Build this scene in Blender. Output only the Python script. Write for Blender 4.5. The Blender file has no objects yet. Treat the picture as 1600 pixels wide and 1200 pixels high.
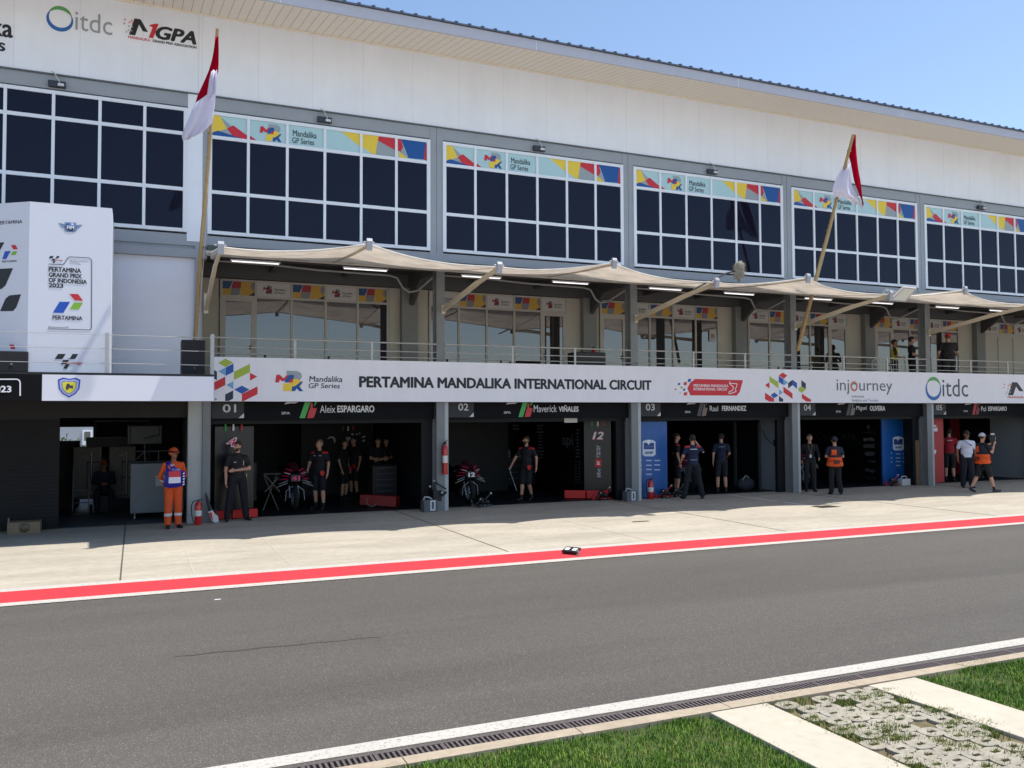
import bpy, bmesh, math, random
import numpy as np
from mathutils import Vector, Matrix

# ------------------------------------------------------------------ camera, sky, sun, exposure
sc = bpy.context.scene
FL, CX, CY, CH = 1341.876, -1.5654, -20.629, 2.4
FWD = Vector((0.40113351, 0.91530246, 0.03623952)); RGT = Vector((0.91595721, -0.40125391, -0.00420641)); UPV = Vector((-0.01069111, -0.03488118, 0.99933428))
cam = bpy.data.objects.new('camera', bpy.data.cameras.new('camera')); sc.collection.objects.link(cam)
cam.data.lens = FL / 1600 * 36; cam.data.sensor_width = 36; cam.data.clip_end = 3000
cam.matrix_world = Matrix(((RGT.x, UPV.x, -FWD.x, CX), (RGT.y, UPV.y, -FWD.y, CY), (RGT.z, UPV.z, -FWD.z, CH), (0, 0, 0, 1)))
sc.camera = cam
SD = Vector((0.39, -0.10, 1.0)).normalized()
world = bpy.data.worlds.new("World"); sc.world = world; world.use_nodes = True
wn = world.node_tree.nodes; wl = world.node_tree.links
sky = wn.new('ShaderNodeTexSky'); sky.sky_type = 'NISHITA'; sky.sun_disc = False
sky.sun_elevation = math.asin(SD.z); sky.sun_rotation = math.atan2(SD.x, SD.y)
sky.air_density = 1.0; sky.dust_density = 0.6; sky.ozone_density = 1.6
wn['Background'].inputs['Strength'].default_value = 0.15
wl.new(sky.outputs[0], wn['Background'].inputs['Color'])
sun = bpy.data.objects.new('sun', bpy.data.lights.new('sun', 'SUN')); sc.collection.objects.link(sun)
sun.data.energy = 4.6; sun.data.angle = math.radians(0.5); sun.data.color = (1.0, 0.96, 0.90)
sun.rotation_euler = SD.to_track_quat('Z', 'Y').to_euler()
sc.view_settings.view_transform = 'Standard'; sc.view_settings.look = 'None'
sc.view_settings.exposure = 0.42; sc.view_settings.gamma = 1.0
try:
    sc.cycles.use_denoising = True; sc.cycles.max_bounces = 8; sc.cycles.diffuse_bounces = 4
except Exception: pass

# ------------------------------------------------------------------ helpers
random.seed(4); RNG = np.random.default_rng(5)
P = 5.7141                      # bay spacing of the pit building
PI = math.pi
col = sc.collection
def lin(c):
    return tuple((v / 255 / 12.92 if v / 255 <= .04045 else ((v / 255 + .055) / 1.055) ** 2.4) for v in c)
def at(x, y, Y):                # facade point (X, Z) on the plane y = Y seen at photo pixel x, y
    d = FWD + RGT * (x - 800) / FL - UPV * (y - 600) / FL
    t = (Y - CY) / d.y
    return CX + d.x * t, CH + d.z * t
def gat(x, y, Z=0.0):           # ground point
    d = FWD + RGT * (x - 800) / FL - UPV * (y - 600) / FL
    t = (Z - CH) / d.z
    return CX + d.x * t, CY + d.y * t
def wloc(o):
    v = Vector((0, 0, 0))
    while o: v += o.location; o = o.parent
    return v
MATS = {}
def streaks(m, amount, scale=(1.6, 1.6, .12), bump=0):
    """multiply the base colour by noise stretched along z (rain streaks, grime)"""
    nt = m.node_tree; b = nt.nodes['Principled BSDF']; bc = b.inputs['Base Color']
    tc = nt.nodes.new('ShaderNodeTexCoord'); mp = nt.nodes.new('ShaderNodeMapping'); mp.inputs['Scale'].default_value = scale
    n = nt.nodes.new('ShaderNodeTexNoise'); n.inputs['Scale'].default_value = 2.0; n.inputs['Detail'].default_value = 9; n.inputs['Roughness'].default_value = .72
    nt.links.new(tc.outputs['Object'], mp.inputs[0]); nt.links.new(mp.outputs[0], n.inputs[0])
    r = nt.nodes.new('ShaderNodeMapRange'); r.inputs['From Min'].default_value = .35; r.inputs['From Max'].default_value = .62; r.inputs['To Min'].default_value = 1 - amount; r.inputs['To Max'].default_value = 1
    nt.links.new(n.outputs[0], r.inputs[0]); mx = nt.nodes.new('ShaderNodeMix'); mx.data_type = 'RGBA'; mx.blend_type = 'MULTIPLY'; mx.inputs['Factor'].default_value = 1
    if bc.is_linked: nt.links.new(bc.links[0].from_socket, mx.inputs['A'])
    else: mx.inputs['A'].default_value = tuple(bc.default_value)
    nt.links.new(r.outputs[0], mx.inputs['B']); nt.links.new(mx.outputs['Result'], bc)
    if bump:
        bp = nt.nodes.new('ShaderNodeBump'); bp.inputs['Strength'].default_value = bump; bp.inputs['Distance'].default_value = .02; nt.links.new(n.outputs[0], bp.inputs['Height']); nt.links.new(bp.outputs[0], b.inputs['Normal'])
    return m
def mat(name, color, rough=.6, metal=0, noise=0, nscale=4, spec=.5, bump=0, bscale=60, emit=0, sheen=0, coat=0):
    if name in MATS: return MATS[name]
    m = bpy.data.materials.new(name); m.use_nodes = True; nt = m.node_tree; b = nt.nodes['Principled BSDF']
    c = lin(color) if max(color) > 1.01 else color
    b.inputs['Base Color'].default_value = (*c, 1); b.inputs['Roughness'].default_value = rough
    b.inputs['Metallic'].default_value = metal; b.inputs['Specular IOR Level'].default_value = spec
    if coat: b.inputs['Coat Weight'].default_value = coat; b.inputs['Coat Roughness'].default_value = .08
    if emit:
        b.inputs['Emission Color'].default_value = (*c, 1); b.inputs['Emission Strength'].default_value = emit
    if noise or bump:
        tc = nt.nodes.new('ShaderNodeTexCoord')
    if noise:
        n = nt.nodes.new('ShaderNodeTexNoise'); n.inputs['Scale'].default_value = nscale; n.inputs['Detail'].default_value = 8; n.inputs['Roughness'].default_value = .65
        nt.links.new(tc.outputs['Object'], n.inputs['Vector'])
        r = nt.nodes.new('ShaderNodeMapRange'); r.inputs['From Min'].default_value = .3; r.inputs['From Max'].default_value = .7
        r.inputs['To Min'].default_value = 1 - noise; r.inputs['To Max'].default_value = 1 + noise * .5
        nt.links.new(n.outputs['Fac'], r.inputs['Value'])
        mx = nt.nodes.new('ShaderNodeMix'); mx.data_type = 'RGBA'; mx.blend_type = 'MULTIPLY'; mx.inputs['Factor'].default_value = 1
        mx.inputs['A'].default_value = (*c, 1); nt.links.new(r.outputs[0], mx.inputs['B']); nt.links.new(mx.outputs['Result'], b.inputs['Base Color'])
        rr = nt.nodes.new('ShaderNodeMapRange'); rr.inputs['To Min'].default_value = max(0, rough - .1); rr.inputs['To Max'].default_value = min(1, rough + .12)
        nt.links.new(n.outputs['Fac'], rr.inputs['Value']); nt.links.new(rr.outputs[0], b.inputs['Roughness'])
    if bump:
        n2 = nt.nodes.new('ShaderNodeTexNoise'); n2.inputs['Scale'].default_value = bscale; n2.inputs['Detail'].default_value = 4
        nt.links.new(tc.outputs['Object'], n2.inputs['Vector'])
        bp = nt.nodes.new('ShaderNodeBump'); bp.inputs['Strength'].default_value = bump; bp.inputs['Distance'].default_value = .01
        nt.links.new(n2.outputs['Fac'], bp.inputs['Height']); nt.links.new(bp.outputs[0], b.inputs['Normal'])
    MATS[name] = m
    return m
def tag(o, label=None, cat=None, group=None, kind=None):
    if label: o['label'] = label
    if cat: o['category'] = cat
    if group: o['group'] = group
    if kind: o['kind'] = kind
    return o
def empty(name, loc=(0, 0, 0), label=None, cat=None, group=None):
    o = bpy.data.objects.new(name, None); col.objects.link(o); o.location = loc; o.empty_display_size = .1
    return tag(o, label, cat, group)
def kids(o): return [c for c in o.children]
def copy_tree(o, parent=None):
    c = o.copy(); col.objects.link(c); c.parent = parent
    for ch in kids(o): copy_tree(ch, c)
    return c
def place(o, x, y, z=0, rz=0, s=1):
    o.location = (x, y, z); o.rotation_euler = (0, 0, rz); o.scale = (s, s, s); return o
class MB:
    def __init__(s): s.v = []; s.f = []; s.mi = []; s.sm = []; s.m = 0
    def add(s, vs, fs, smooth=False):
        n = len(s.v); s.v += [tuple(v) for v in vs]
        for f in fs: s.f.append(tuple(i + n for i in f)); s.mi.append(s.m); s.sm.append(smooth)
        return s
    def box(s, x0, x1, y0, y1, z0, z1, M=None):
        vs = [(x, y, z) for x in (x0, x1) for y in (y0, y1) for z in (z0, z1)]
        if M: vs = [M @ Vector(v) for v in vs]
        return s.add(vs, [(0, 1, 3, 2), (4, 6, 7, 5), (0, 4, 5, 1), (2, 3, 7, 6), (0, 2, 6, 4), (1, 5, 7, 3)])
    def bar(s, a, b, w, h, up=(0, 0, 1)):      # box bar from a to b, width w, height h
        a = Vector(a); b = Vector(b); d = (b - a).normalized(); u = Vector(up)
        sd = d.cross(u)
        if sd.length < 1e-4: sd = d.cross(Vector((1, 0, 0)))
        sd.normalize(); u = sd.cross(d)
        vs = [p + sd * i * w / 2 + u * j * h / 2 for p in (a, b) for i in (-1, 1) for j in (-1, 1)]
        return s.add(vs, [(0, 1, 3, 2), (4, 6, 7, 5), (0, 4, 5, 1), (2, 3, 7, 6), (0, 2, 6, 4), (1, 5, 7, 3)])
    def tube(s, pts, r, n=8, r2=None, cap=True):
        pts = [Vector(p) for p in pts]; k = len(pts); vs = []; pu = None
        for i, p in enumerate(pts):
            d = (pts[min(i + 1, k - 1)] - pts[max(i - 1, 0)]).normalized()
            if pu is None: pu = d.cross(Vector((0, 0, 1)) if abs(d.z) < .9 else Vector((1, 0, 0))).normalized()
            u = (pu - d * pu.dot(d)).normalized(); w = d.cross(u); pu = u
            rr = r if r2 is None else r + (r2 - r) * i / (k - 1)
            for j in range(n):
                a = 2 * PI * j / n; vs.append(p + u * math.cos(a) * rr + w * math.sin(a) * rr)
        fs = [(i * n + j, i * n + (j + 1) % n, (i + 1) * n + (j + 1) % n, (i + 1) * n + j) for i in range(k - 1) for j in range(n)]
        s.add(vs, fs, True)
        if cap:
            s.add(vs[:n], [tuple(range(n - 1, -1, -1))]); s.add(vs[-n:], [tuple(range(n))])
        return s
    def lathe(s, prof, c=(0, 0, 0), n=20, axis='z'):
        vs = []
        for r, h in prof:
            for j in range(n):
                a = 2 * PI * j / n; x, y = r * math.cos(a), r * math.sin(a)
                v = (x, y, h) if axis == 'z' else ((h, x, y) if axis == 'x' else (x, h, y))
                vs.append((v[0] + c[0], v[1] + c[1], v[2] + c[2]))
        k = len(prof)
        fs = [(i * n + j, i * n + (j + 1) % n, (i + 1) * n + (j + 1) % n, (i + 1) * n + j) for i in range(k - 1) for j in range(n)]
        return s.add(vs, fs, True)
    def blob(s, c, r, n=12, m=8, M=None):
        vs = []; 
        for i in range(m + 1):
            t = PI * i / m
            for j in range(n):
                a = 2 * PI * j / n
                v = Vector((c[0] + r[0] * math.sin(t) * math.cos(a), c[1] + r[1] * math.sin(t) * math.sin(a), c[2] + r[2] * math.cos(t)))
                vs.append(M @ v if M else v)
        fs = [(i * n + j, (i + 1) * n + j, (i + 1) * n + (j + 1) % n, i * n + (j + 1) % n) for i in range(m) for j in range(n)]
        return s.add(vs, fs, True)
    def prism(s, poly, y0, y1):                # polygon of (x, z) extruded along y
        n = len(poly); vs = [(x, y0, z) for x, z in poly] + [(x, y1, z) for x, z in poly]
        s.add(vs, [tuple(range(n)), tuple(range(2 * n - 1, n - 1, -1))] + [(i, i + n, (i + 1) % n + n, (i + 1) % n) for i in range(n)]); return s
    def prismx(s, poly, x0, x1):               # polygon of (y, z) extruded along x
        n = len(poly); vs = [(x0, y, z) for y, z in poly] + [(x1, y, z) for y, z in poly]
        s.add(vs, [tuple(range(n)), tuple(range(2 * n - 1, n - 1, -1))] + [(i, i + n, (i + 1) % n + n, (i + 1) % n) for i in range(n)]); return s
    def prismz(s, poly, z0, z1):
        n = len(poly); vs = [(x, y, z0) for x, y in poly] + [(x, y, z1) for x, y in poly]
        s.add(vs, [tuple(range(n)), tuple(range(2 * n - 1, n - 1, -1))] + [(i, i + n, (i + 1) % n + n, (i + 1) % n) for i in range(n)]); return s
    def build(s, name, mats, parent=None, bevel=0, label=None, recalc=True):
        me = bpy.data.meshes.new(name)
        off = wloc(parent) if parent else Vector((0, 0, 0))
        me.from_pydata([(v[0] - off.x, v[1] - off.y, v[2] - off.z) for v in s.v], [], s.f)
        if not isinstance(mats, (list, tuple)): mats = [mats]
        for m in mats: me.materials.append(m)
        me.polygons.foreach_set('material_index', s.mi); me.polygons.foreach_set('use_smooth', s.sm)
        if recalc:
            bm = bmesh.new(); bm.from_mesh(me); bmesh.ops.recalc_face_normals(bm, faces=bm.faces); bm.to_mesh(me); bm.free()
        me.update()
        o = bpy.data.objects.new(name, me); col.objects.link(o)
        if parent: o.parent = parent
        if bevel:
            b = o.modifiers.new('bevel', 'BEVEL'); b.width = bevel; b.segments = 2; b.limit_method = 'ANGLE'
        if label: o['label'] = label
        return o
def text_geo(body, bold=0, shear=0):
    cu = bpy.data.curves.new('t', 'FONT'); cu.body = body; cu.offset = 0; cu.shear = shear; cu.extrude = 0; cu.resolution_u = 3; cu.space_line = .95
    ob = bpy.data.objects.new('t', cu); col.objects.link(ob)
    dg = bpy.context.evaluated_depsgraph_get(); dg.update()
    me = bpy.data.meshes.new_from_object(ob.evaluated_get(dg))
    vs = [tuple(v.co) for v in me.vertices]; fs = [tuple(p.vertices) for p in me.polygons]
    bpy.data.objects.remove(ob); bpy.data.meshes.remove(me); bpy.data.curves.remove(cu)
    if bold > .009:                                # heavier strokes: the glyphs laid over themselves, slightly shifted
        n = len(vs); V = []; F = []; d = bold * 1.15
        for k, (ax, ay) in enumerate(((0, 0), (1, 0), (-1, 0), (0, .7), (0, -.7), (.7, .5), (-.7, .5), (.7, -.5), (-.7, -.5))):
            V += [(v[0] + ax * d, v[1] + ay * d, k * .0002) for v in vs]; F += [tuple(i + k * n for i in f) for f in fs]
        vs, fs = V, F
    return vs, fs
def put_text(mb, body, X0, X1, Z0, Z1, Y, bold=0, shear=0, rot=0):
    """flat lettering standing in the plane y = Y, stretched to X0..X1, Z0..Z1; rot=1 reads upward"""
    vs, fs = text_geo(body, bold, shear); a = np.array(vs)
    if rot: a = np.stack([-a[:, 1], a[:, 0], a[:, 2]], 1)
    lo = a.min(0); hi = a.max(0)
    sx = (X1 - X0) / (hi[0] - lo[0]); sz = (Z1 - Z0) / (hi[1] - lo[1])
    mb.add([(X0 + (v[0] - lo[0]) * sx, Y - v[2], Z0 + (v[1] - lo[1]) * sz) for v in a], fs)
    return mb
def ptext(mb, body, x0, yt, x1, yb, Y, **k):      # extent given on the facade plane through photo pixels
    X0, Zt = at(x0, yt, Y); X1, _ = at(x1, yt, Y); _, Zb = at(x0, yb, Y)
    return put_text(mb, body, X0, X1, Zb, Zt, Y, **k)
def ppoly(mb, pts, Y):                             # thin coloured patch on the plane y = Y
    q = [at(x, y, Y) for x, y in pts]
    return mb.prism(q, Y, Y + .002)
LET = lambda c, n=None: mat(n or 'print_%d_%d_%d' % c, c, .5)
K_BLACK = (28, 30, 38); K_RED = (200, 35, 50); K_BLUE = (30, 85, 170); K_YEL = (232, 200, 60); K_GREY = (150, 152, 158); K_NAVY = (28, 42, 70)
K_LIME = (160, 180, 60); K_SKY = (110, 165, 205); K_WHITE = (235, 235, 238); K_GREEN = (60, 165, 70)

# ------------------------------------------------------------------ materials
WHITE_WALL = mat('white_cladding', (236, 239, 246), .55, noise=.05, nscale=.6)
COLGREY = mat('column_grey', (118, 122, 124), .55, noise=.1, nscale=3)
streaks(WHITE_WALL, .045, (.9, .9, .12))
GREY_STEEL = mat('grey_painted_steel', (152, 157, 163), .5, noise=.06, nscale=2)
GREY_LIGHT = mat('pale_grey_paint', (172, 176, 176), .6, noise=.08, nscale=2)
CREAM_WALL = mat('cream_wall', (196, 188, 172), .7, noise=.05, nscale=1.5)
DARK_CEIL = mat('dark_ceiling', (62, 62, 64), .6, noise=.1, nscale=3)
WFRAME = mat('white_window_frame', (226, 230, 236), .4)
BANNER = mat('banner_vinyl', (230, 230, 238), .45, noise=.03, nscale=.8)
streaks(BANNER, .05, (1.2, 1.2, .25), .25)
BLACK_SIGN = mat('black_sign_vinyl', (11, 12, 15), .75, noise=.1, nscale=2, spec=.2)
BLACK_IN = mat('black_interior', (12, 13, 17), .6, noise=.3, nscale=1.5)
BLACK = mat('black_plastic', (18, 18, 20), .45)
BLACKRUB = mat('black_rubber', (14, 14, 15), .8)
STEEL = mat('galvanised_steel', (150, 152, 155), .4, metal=.7, noise=.15, nscale=12)
CREAM_STEEL = mat('cream_painted_steel', (196, 186, 165), .5, noise=.1, nscale=6)
RED_EXT = mat('red_enamel', (185, 20, 22), .3, coat=.5)
def glossmix(name, base, refl, rough=.01, fac=.1, bumps=.0):
    m = bpy.data.materials.new(name); m.use_nodes = True; nt = m.node_tree; nt.nodes.clear()
    o = nt.nodes.new('ShaderNodeOutputMaterial'); d = nt.nodes.new('ShaderNodeBsdfDiffuse'); g = nt.nodes.new('ShaderNodeBsdfGlossy'); mx = nt.nodes.new('ShaderNodeMixShader')
    d.inputs[0].default_value = (*lin(base), 1); g.inputs[0].default_value = (*lin(refl), 1); g.inputs[1].default_value = rough
    fr = nt.nodes.new('ShaderNodeFresnel'); fr.inputs[0].default_value = 1.35
    ma = nt.nodes.new('ShaderNodeMath'); ma.operation = 'ADD'; ma.inputs[1].default_value = fac; nt.links.new(fr.outputs[0], ma.inputs[0])
    nt.links.new(ma.outputs[0], mx.inputs[0]); nt.links.new(d.outputs[0], mx.inputs[1]); nt.links.new(g.outputs[0], mx.inputs[2]); nt.links.new(mx.outputs[0], o.inputs[0])
    if bumps:
        tc = nt.nodes.new('ShaderNodeTexCoord'); n = nt.nodes.new('ShaderNodeTexNoise'); n.inputs['Scale'].default_value = .8; nt.links.new(tc.outputs['Object'], n.inputs[0])
        bp = nt.nodes.new('ShaderNodeBump'); bp.inputs['Strength'].default_value = bumps; bp.inputs['Distance'].default_value = .02
        nt.links.new(n.outputs[0], bp.inputs['Height']); nt.links.new(bp.outputs[0], g.inputs['Normal'])
    return m
GLASS_UP = glossmix('navy_film_glass', (22, 23, 37), (160, 168, 184), .01, .022, .05)
GLASS_T = glossmix('terrace_glass', (58, 54, 52), (220, 220, 225), .01, .16, .08)
def fabric(name, c, tr=.45, noise=.08, bump=0):
    m = bpy.data.materials.new(name); m.use_nodes = True; nt = m.node_tree; nt.nodes.clear()
    o = nt.nodes.new('ShaderNodeOutputMaterial'); d = nt.nodes.new('ShaderNodeBsdfDiffuse'); t = nt.nodes.new('ShaderNodeBsdfTranslucent'); mx = nt.nodes.new('ShaderNodeMixShader')
    tc = nt.nodes.new('ShaderNodeTexCoord'); n = nt.nodes.new('ShaderNodeTexNoise'); n.inputs['Scale'].default_value = 2.5; n.inputs['Detail'].default_value = 6
    nt.links.new(tc.outputs['Object'], n.inputs[0])
    cr = nt.nodes.new('ShaderNodeValToRGB'); L = lin(c); cr.color_ramp.elements[0].position = .3; cr.color_ramp.elements[1].position = .7
    cr.color_ramp.elements[0].color = (*[v * (1 - noise * 2) for v in L], 1); cr.color_ramp.elements[1].color = (*L, 1)
    nt.links.new(n.outputs[0], cr.inputs[0]); nt.links.new(cr.outputs[0], d.inputs[0]); nt.links.new(cr.outputs[0], t.inputs[0])
    if bump:
        mp = nt.nodes.new('ShaderNodeMapping'); mp.inputs['Scale'].default_value = (1.2, .35, 1); nt.links.new(tc.outputs['Object'], mp.inputs[0])
        n2 = nt.nodes.new('ShaderNodeTexNoise'); n2.inputs['Scale'].default_value = 3; n2.inputs['Detail'].default_value = 5; n2.inputs['Distortion'].default_value = .8; nt.links.new(mp.outputs[0], n2.inputs[0])
        bp = nt.nodes.new('ShaderNodeBump'); bp.inputs['Strength'].default_value = bump; bp.inputs['Distance'].default_value = .12; nt.links.new(n2.outputs[0], bp.inputs['Height']); nt.links.new(bp.outputs[0], d.inputs['Normal']); nt.links.new(bp.outputs[0], t.inputs['Normal'])
    mx.inputs[0].default_value = tr; nt.links.new(d.outputs[0], mx.inputs[1]); nt.links.new(t.outputs[0], mx.inputs[2]); nt.links.new(mx.outputs[0], o.inputs[0])
    return m
CANOPY = fabric('cream_canopy_fabric', (248, 243, 235), .45, .09, .35)
FLAG_RED = fabric('flag_red', (185, 15, 45), .4, .02); FLAG_WHITE = fabric('flag_white', (235, 232, 245), .4, .02)

def ground_mat(name, c0, c1, scale, speck=None, bump=.3, big=.12, bigscale=.35, rough=.85, stretch=None):
    m = bpy.data.materials.new(name); m.use_nodes = True; nt = m.node_tree; b = nt.nodes['Principled BSDF']; b.inputs['Roughness'].default_value = rough; b.inputs['Specular IOR Level'].default_value = .25
    tc = nt.nodes.new('ShaderNodeTexCoord')
    n = nt.nodes.new('ShaderNodeTexNoise'); n.inputs['Scale'].default_value = scale; n.inputs['Detail'].default_value = 6; n.inputs['Roughness'].default_value = .7
    nt.links.new(tc.outputs['Object'], n.inputs[0])
    cr = nt.nodes.new('ShaderNodeValToRGB'); cr.color_ramp.elements[0].position = .35; cr.color_ramp.elements[1].position = .65
    cr.color_ramp.elements[0].color = (*lin(c0), 1); cr.color_ramp.elements[1].color = (*lin(c1), 1)
    nt.links.new(n.outputs[0], cr.inputs[0]); out = cr.outputs[0]
    if speck:
        v = nt.nodes.new('ShaderNodeTexVoronoi'); v.inputs['Scale'].default_value = speck[0]; nt.links.new(tc.outputs['Object'], v.inputs['Vector'])
        lt = nt.nodes.new('ShaderNodeMath'); lt.operation = 'GREATER_THAN'; lt.inputs[1].default_value = speck[1]
        sp = nt.nodes.new('ShaderNodeSeparateColor'); nt.links.new(v.outputs['Color'], sp.inputs[0]); nt.links.new(sp.outputs[0], lt.inputs[0])
        mm = nt.nodes.new('ShaderNodeMath'); mm.operation = 'MULTIPLY'; mm.inputs[1].default_value = speck[3]; nt.links.new(lt.outputs[0], mm.inputs[0])
        mx = nt.nodes.new('ShaderNodeMix'); mx.data_type = 'RGBA'; nt.links.new(mm.outputs[0], mx.inputs['Factor']); nt.links.new(out, mx.inputs['A']); mx.inputs['B'].default_value = (*lin(speck[2]), 1)
        out = mx.outputs['Result']
    g = nt.nodes.new('ShaderNodeTexNoise'); g.inputs['Scale'].default_value = bigscale; g.inputs['Detail'].default_value = 7; g.inputs['Roughness'].default_value = .6; g.inputs['Distortion'].default_value = .6
    if stretch:
        mp = nt.nodes.new('ShaderNodeMapping'); mp.inputs['Scale'].default_value = stretch; nt.links.new(tc.outputs['Object'], mp.inputs[0]); nt.links.new(mp.outputs[0], g.inputs[0])
    else: nt.links.new(tc.outputs['Object'], g.inputs[0])
    r = nt.nodes.new('ShaderNodeMapRange'); r.inputs['From Min'].default_value = .3; r.inputs['From Max'].default_value = .7; r.inputs['To Min'].default_value = 1 - big; r.inputs['To Max'].default_value = 1 + big * .6
    nt.links.new(g.outputs[0], r.inputs[0])
    m2 = nt.nodes.new('ShaderNodeMix'); m2.data_type = 'RGBA'; m2.blend_type = 'MULTIPLY'; m2.inputs['Factor'].default_value = 1
    nt.links.new(out, m2.inputs['A']); nt.links.new(r.outputs[0], m2.inputs['B']); nt.links.new(m2.outputs['Result'], b.inputs['Base Color'])
    bp = nt.nodes.new('ShaderNodeBump'); bp.inputs['Strength'].default_value = bump; bp.inputs['Distance'].default_value = .004
    nt.links.new(n.outputs[0], bp.inputs['Height']); nt.links.new(bp.outputs[0], b.inputs['Normal'])
    return m
ASPHALT = ground_mat('asphalt', (68, 65, 61), (94, 90, 84), 90, (150, .91, (142, 138, 128), .5), .35, .20, .6, stretch=(.10, .8, 1))
CONCRETE = ground_mat('apron_concrete', (163, 155, 140), (175, 166, 150), 6, None, .12, .19, .9, stretch=(.45, 1.5, 1))
PAINTW = ground_mat('white_road_paint', (172, 167, 158), (186, 181, 172), 30, (70, .93, (120, 115, 110), .6), .3, .04, 1)
PAINTR = ground_mat('red_road_paint', (180, 50, 58), (188, 57, 64), 12, None, .1, .05, .6)
PATHC = ground_mat('path_concrete', (176, 168, 150), (186, 177, 160), 9, None, .15, .06, 1.2)
KERBC = ground_mat('kerb_concrete', (156, 142, 122), (170, 156, 136), 14, None, .2, .1, 1.5)
PAVER = ground_mat('paver_concrete', (138, 131, 117), (164, 157, 142), 18, None, .3, .14, 3)
SOIL = ground_mat('soil', (88, 80, 58), (116, 104, 76), 12, None, .5, .2, 2)
TURF = ground_mat('turf_ground', (48, 68, 28), (88, 94, 48), 9, None, .5, .3, 1)
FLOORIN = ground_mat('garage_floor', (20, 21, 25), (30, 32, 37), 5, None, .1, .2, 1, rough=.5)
FLOOR0 = ground_mat('grey_garage_floor', (70, 76, 80), (84, 90, 94), 5, None, .1, .2, 1, rough=.5)

# ------------------------------------------------------------------ ground, pit lane, apron
def sheet(name, x0, x1, y0, y1, z, m, kind='structure'):
    o = MB().add([(x0, y0, z), (x1, y0, z), (x1, y1, z), (x0, y1, z)], [(0, 1, 2, 3)]).build(name, m); o['kind'] = kind; return o
BOUNCE_GROUND = ground_mat('pale_bounce_ground', (178, 176, 170), (192, 190, 184), 20, None, .3, .08, .2)  # surrounding ground made pale to bounce sunlight up onto the shaded facade
sheet('ground', -400, 400, -400, 600, -.03, BOUNCE_GROUND)
sheet('lawn', -120, 200, -19.4, -14.85, -.02, TURF)
sheet('pit_lane', -120, 200, -14.5, -7.99, -.002, ASPHALT)
sheet('pavement', -120, 200, -7.9, 14, 0, CONCRETE)
sheet('road_marking', -120, 200, -7.97, -7.75, .004, PAINTW)
sheet('red_stripe', -120, 200, -7.75, -6.93, .004, PAINTR)
sheet('road_marking', -120, 200, -6.93, -6.70, .004, PAINTW)
sheet('road_marking', -120, 200, -14.515, -14.335, .004, PAINTW)
# skid trace, expansion joints
JD = mat('joint_sealant', (84, 79, 72), .9); JL = mat('joint_pale', (176, 168, 153), .9)
j = MB()
for k in range(-3, 12):
    x = -1.745 + k * 6.21; j.box(x - .012, x + .012, -6.69, .6, .001, .004)
o = j.build('expansion_joints', JD); o['kind'] = 'structure'
j = MB()
for x in (-.72, .75, 7.4): j.box(x - .008, x + .008, -6.69, -3.0, .001, .0035)
o = j.build('saw_cuts', JL); o['kind'] = 'structure'
SKID = mat('rubber_mark', (70, 66, 62), .85, noise=.12, nscale=9)
s = MB()
pts = [gat(x, y) for x, y in ((270, 1027), (330, 1020), (420, 1011), (520, 1002), (600, 994))]
top = []; bot = []
for i in range(61):
    u = i / 60 * 4; k_ = min(3, int(u)); u -= k_; px_ = pts[k_][0] * (1 - u) + pts[k_ + 1][0] * u; py_ = pts[k_][1] * (1 - u) + pts[k_ + 1][1] * u
    w_ = .045 * math.sin(PI * (i + .5) / 61) ** .5 * random.uniform(.35, 1.3) + .003; py_ += math.sin(i * .5) * .012
    top.append((px_, py_ + w_ * .5, .0015)); bot.append((px_, py_ - w_ * .5, .0015))
s.add(top + bot, [(i, i + 1, 62 + i, 61 + i) for i in range(60)])
o = s.build('skid_mark', SKID); o['kind'] = 'structure'
# white tape line leading into garage three
TAPE = mat('white_tape', (225, 225, 225), .6)
t = MB()
for y0, y1 in ((.35, .15), (.05, -.1), (-.2, -1.75), (-2.1, -2.95)): t.box(14.60, 14.66, y1, y0, .001, .005)
tag(t.build('floor_tape', TAPE), 'dashed white tape line on the concrete running out of the third garage', 'tape')
# drain covers set in the apron
HATCH = mat('iron_cover', (58, 54, 50), .7, metal=.4, noise=.2, nscale=20)
for (x, y, w, d, lab) in ((8.85, -4.03, .42, .10, 'small dark slot cover in the sunlit concrete before the second garage'), (14.8, -3.45, .62, .42, 'square dark iron cover in the concrete at the canopy shadow edge')):
    m = MB().box(x - w / 2, x + w / 2, y - d / 2, y + d / 2, -.01, .006)
    for q in range(5): m.box(x - w / 2 + w * (q + .3) / 5, x - w / 2 + w * (q + .6) / 5, y - d / 2 + .02, y + d / 2 - .02, .006, .009)
    tag(m.build('drain_cover', HATCH), lab, 'drain cover')

# linear drain: one metre grates
IRON = mat('grate_iron', (104, 94, 92), .6, metal=.3, noise=.2, nscale=15)
VOID = mat('drain_void', (8, 8, 8), .9)
sheet('asphalt_edge', -120, 200, -14.56, -14.5, .001, ASPHALT)
o = sheet('drain_channel', -8, 16, -14.75, -14.56, -.06, VOID)
g = MB()
g.box(0, .996, -14.585, -14.56, -.03, .006); g.box(0, .996, -14.75, -14.725, -.03, .006)
for k in range(2): g.box(k * .5, k * .5 + .02, -14.725, -14.585, -.03, .005)
for k in range(25): g.box(.012 + k * .04, .030 + k * .04, -14.725, -14.585, -.03, .004)
for x in (.04, .46, .54, .95): g.lathe([(.014, 0), (.014, .008), (0, .008)], (x, -14.737, .0), 8)
g0 = g.build('drain_grate', IRON); g0.location.x = -2
n = 0
for k in range(-2, 12):
    q = g0 if k == -2 else g0.copy()
    if k > -2: col.objects.link(q)
    q.location.x = k
    tag(q, 'slotted grey iron drain grate in the channel beside the white pit lane line', 'drain grate', 'drain grates along the pit lane edge')
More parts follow.
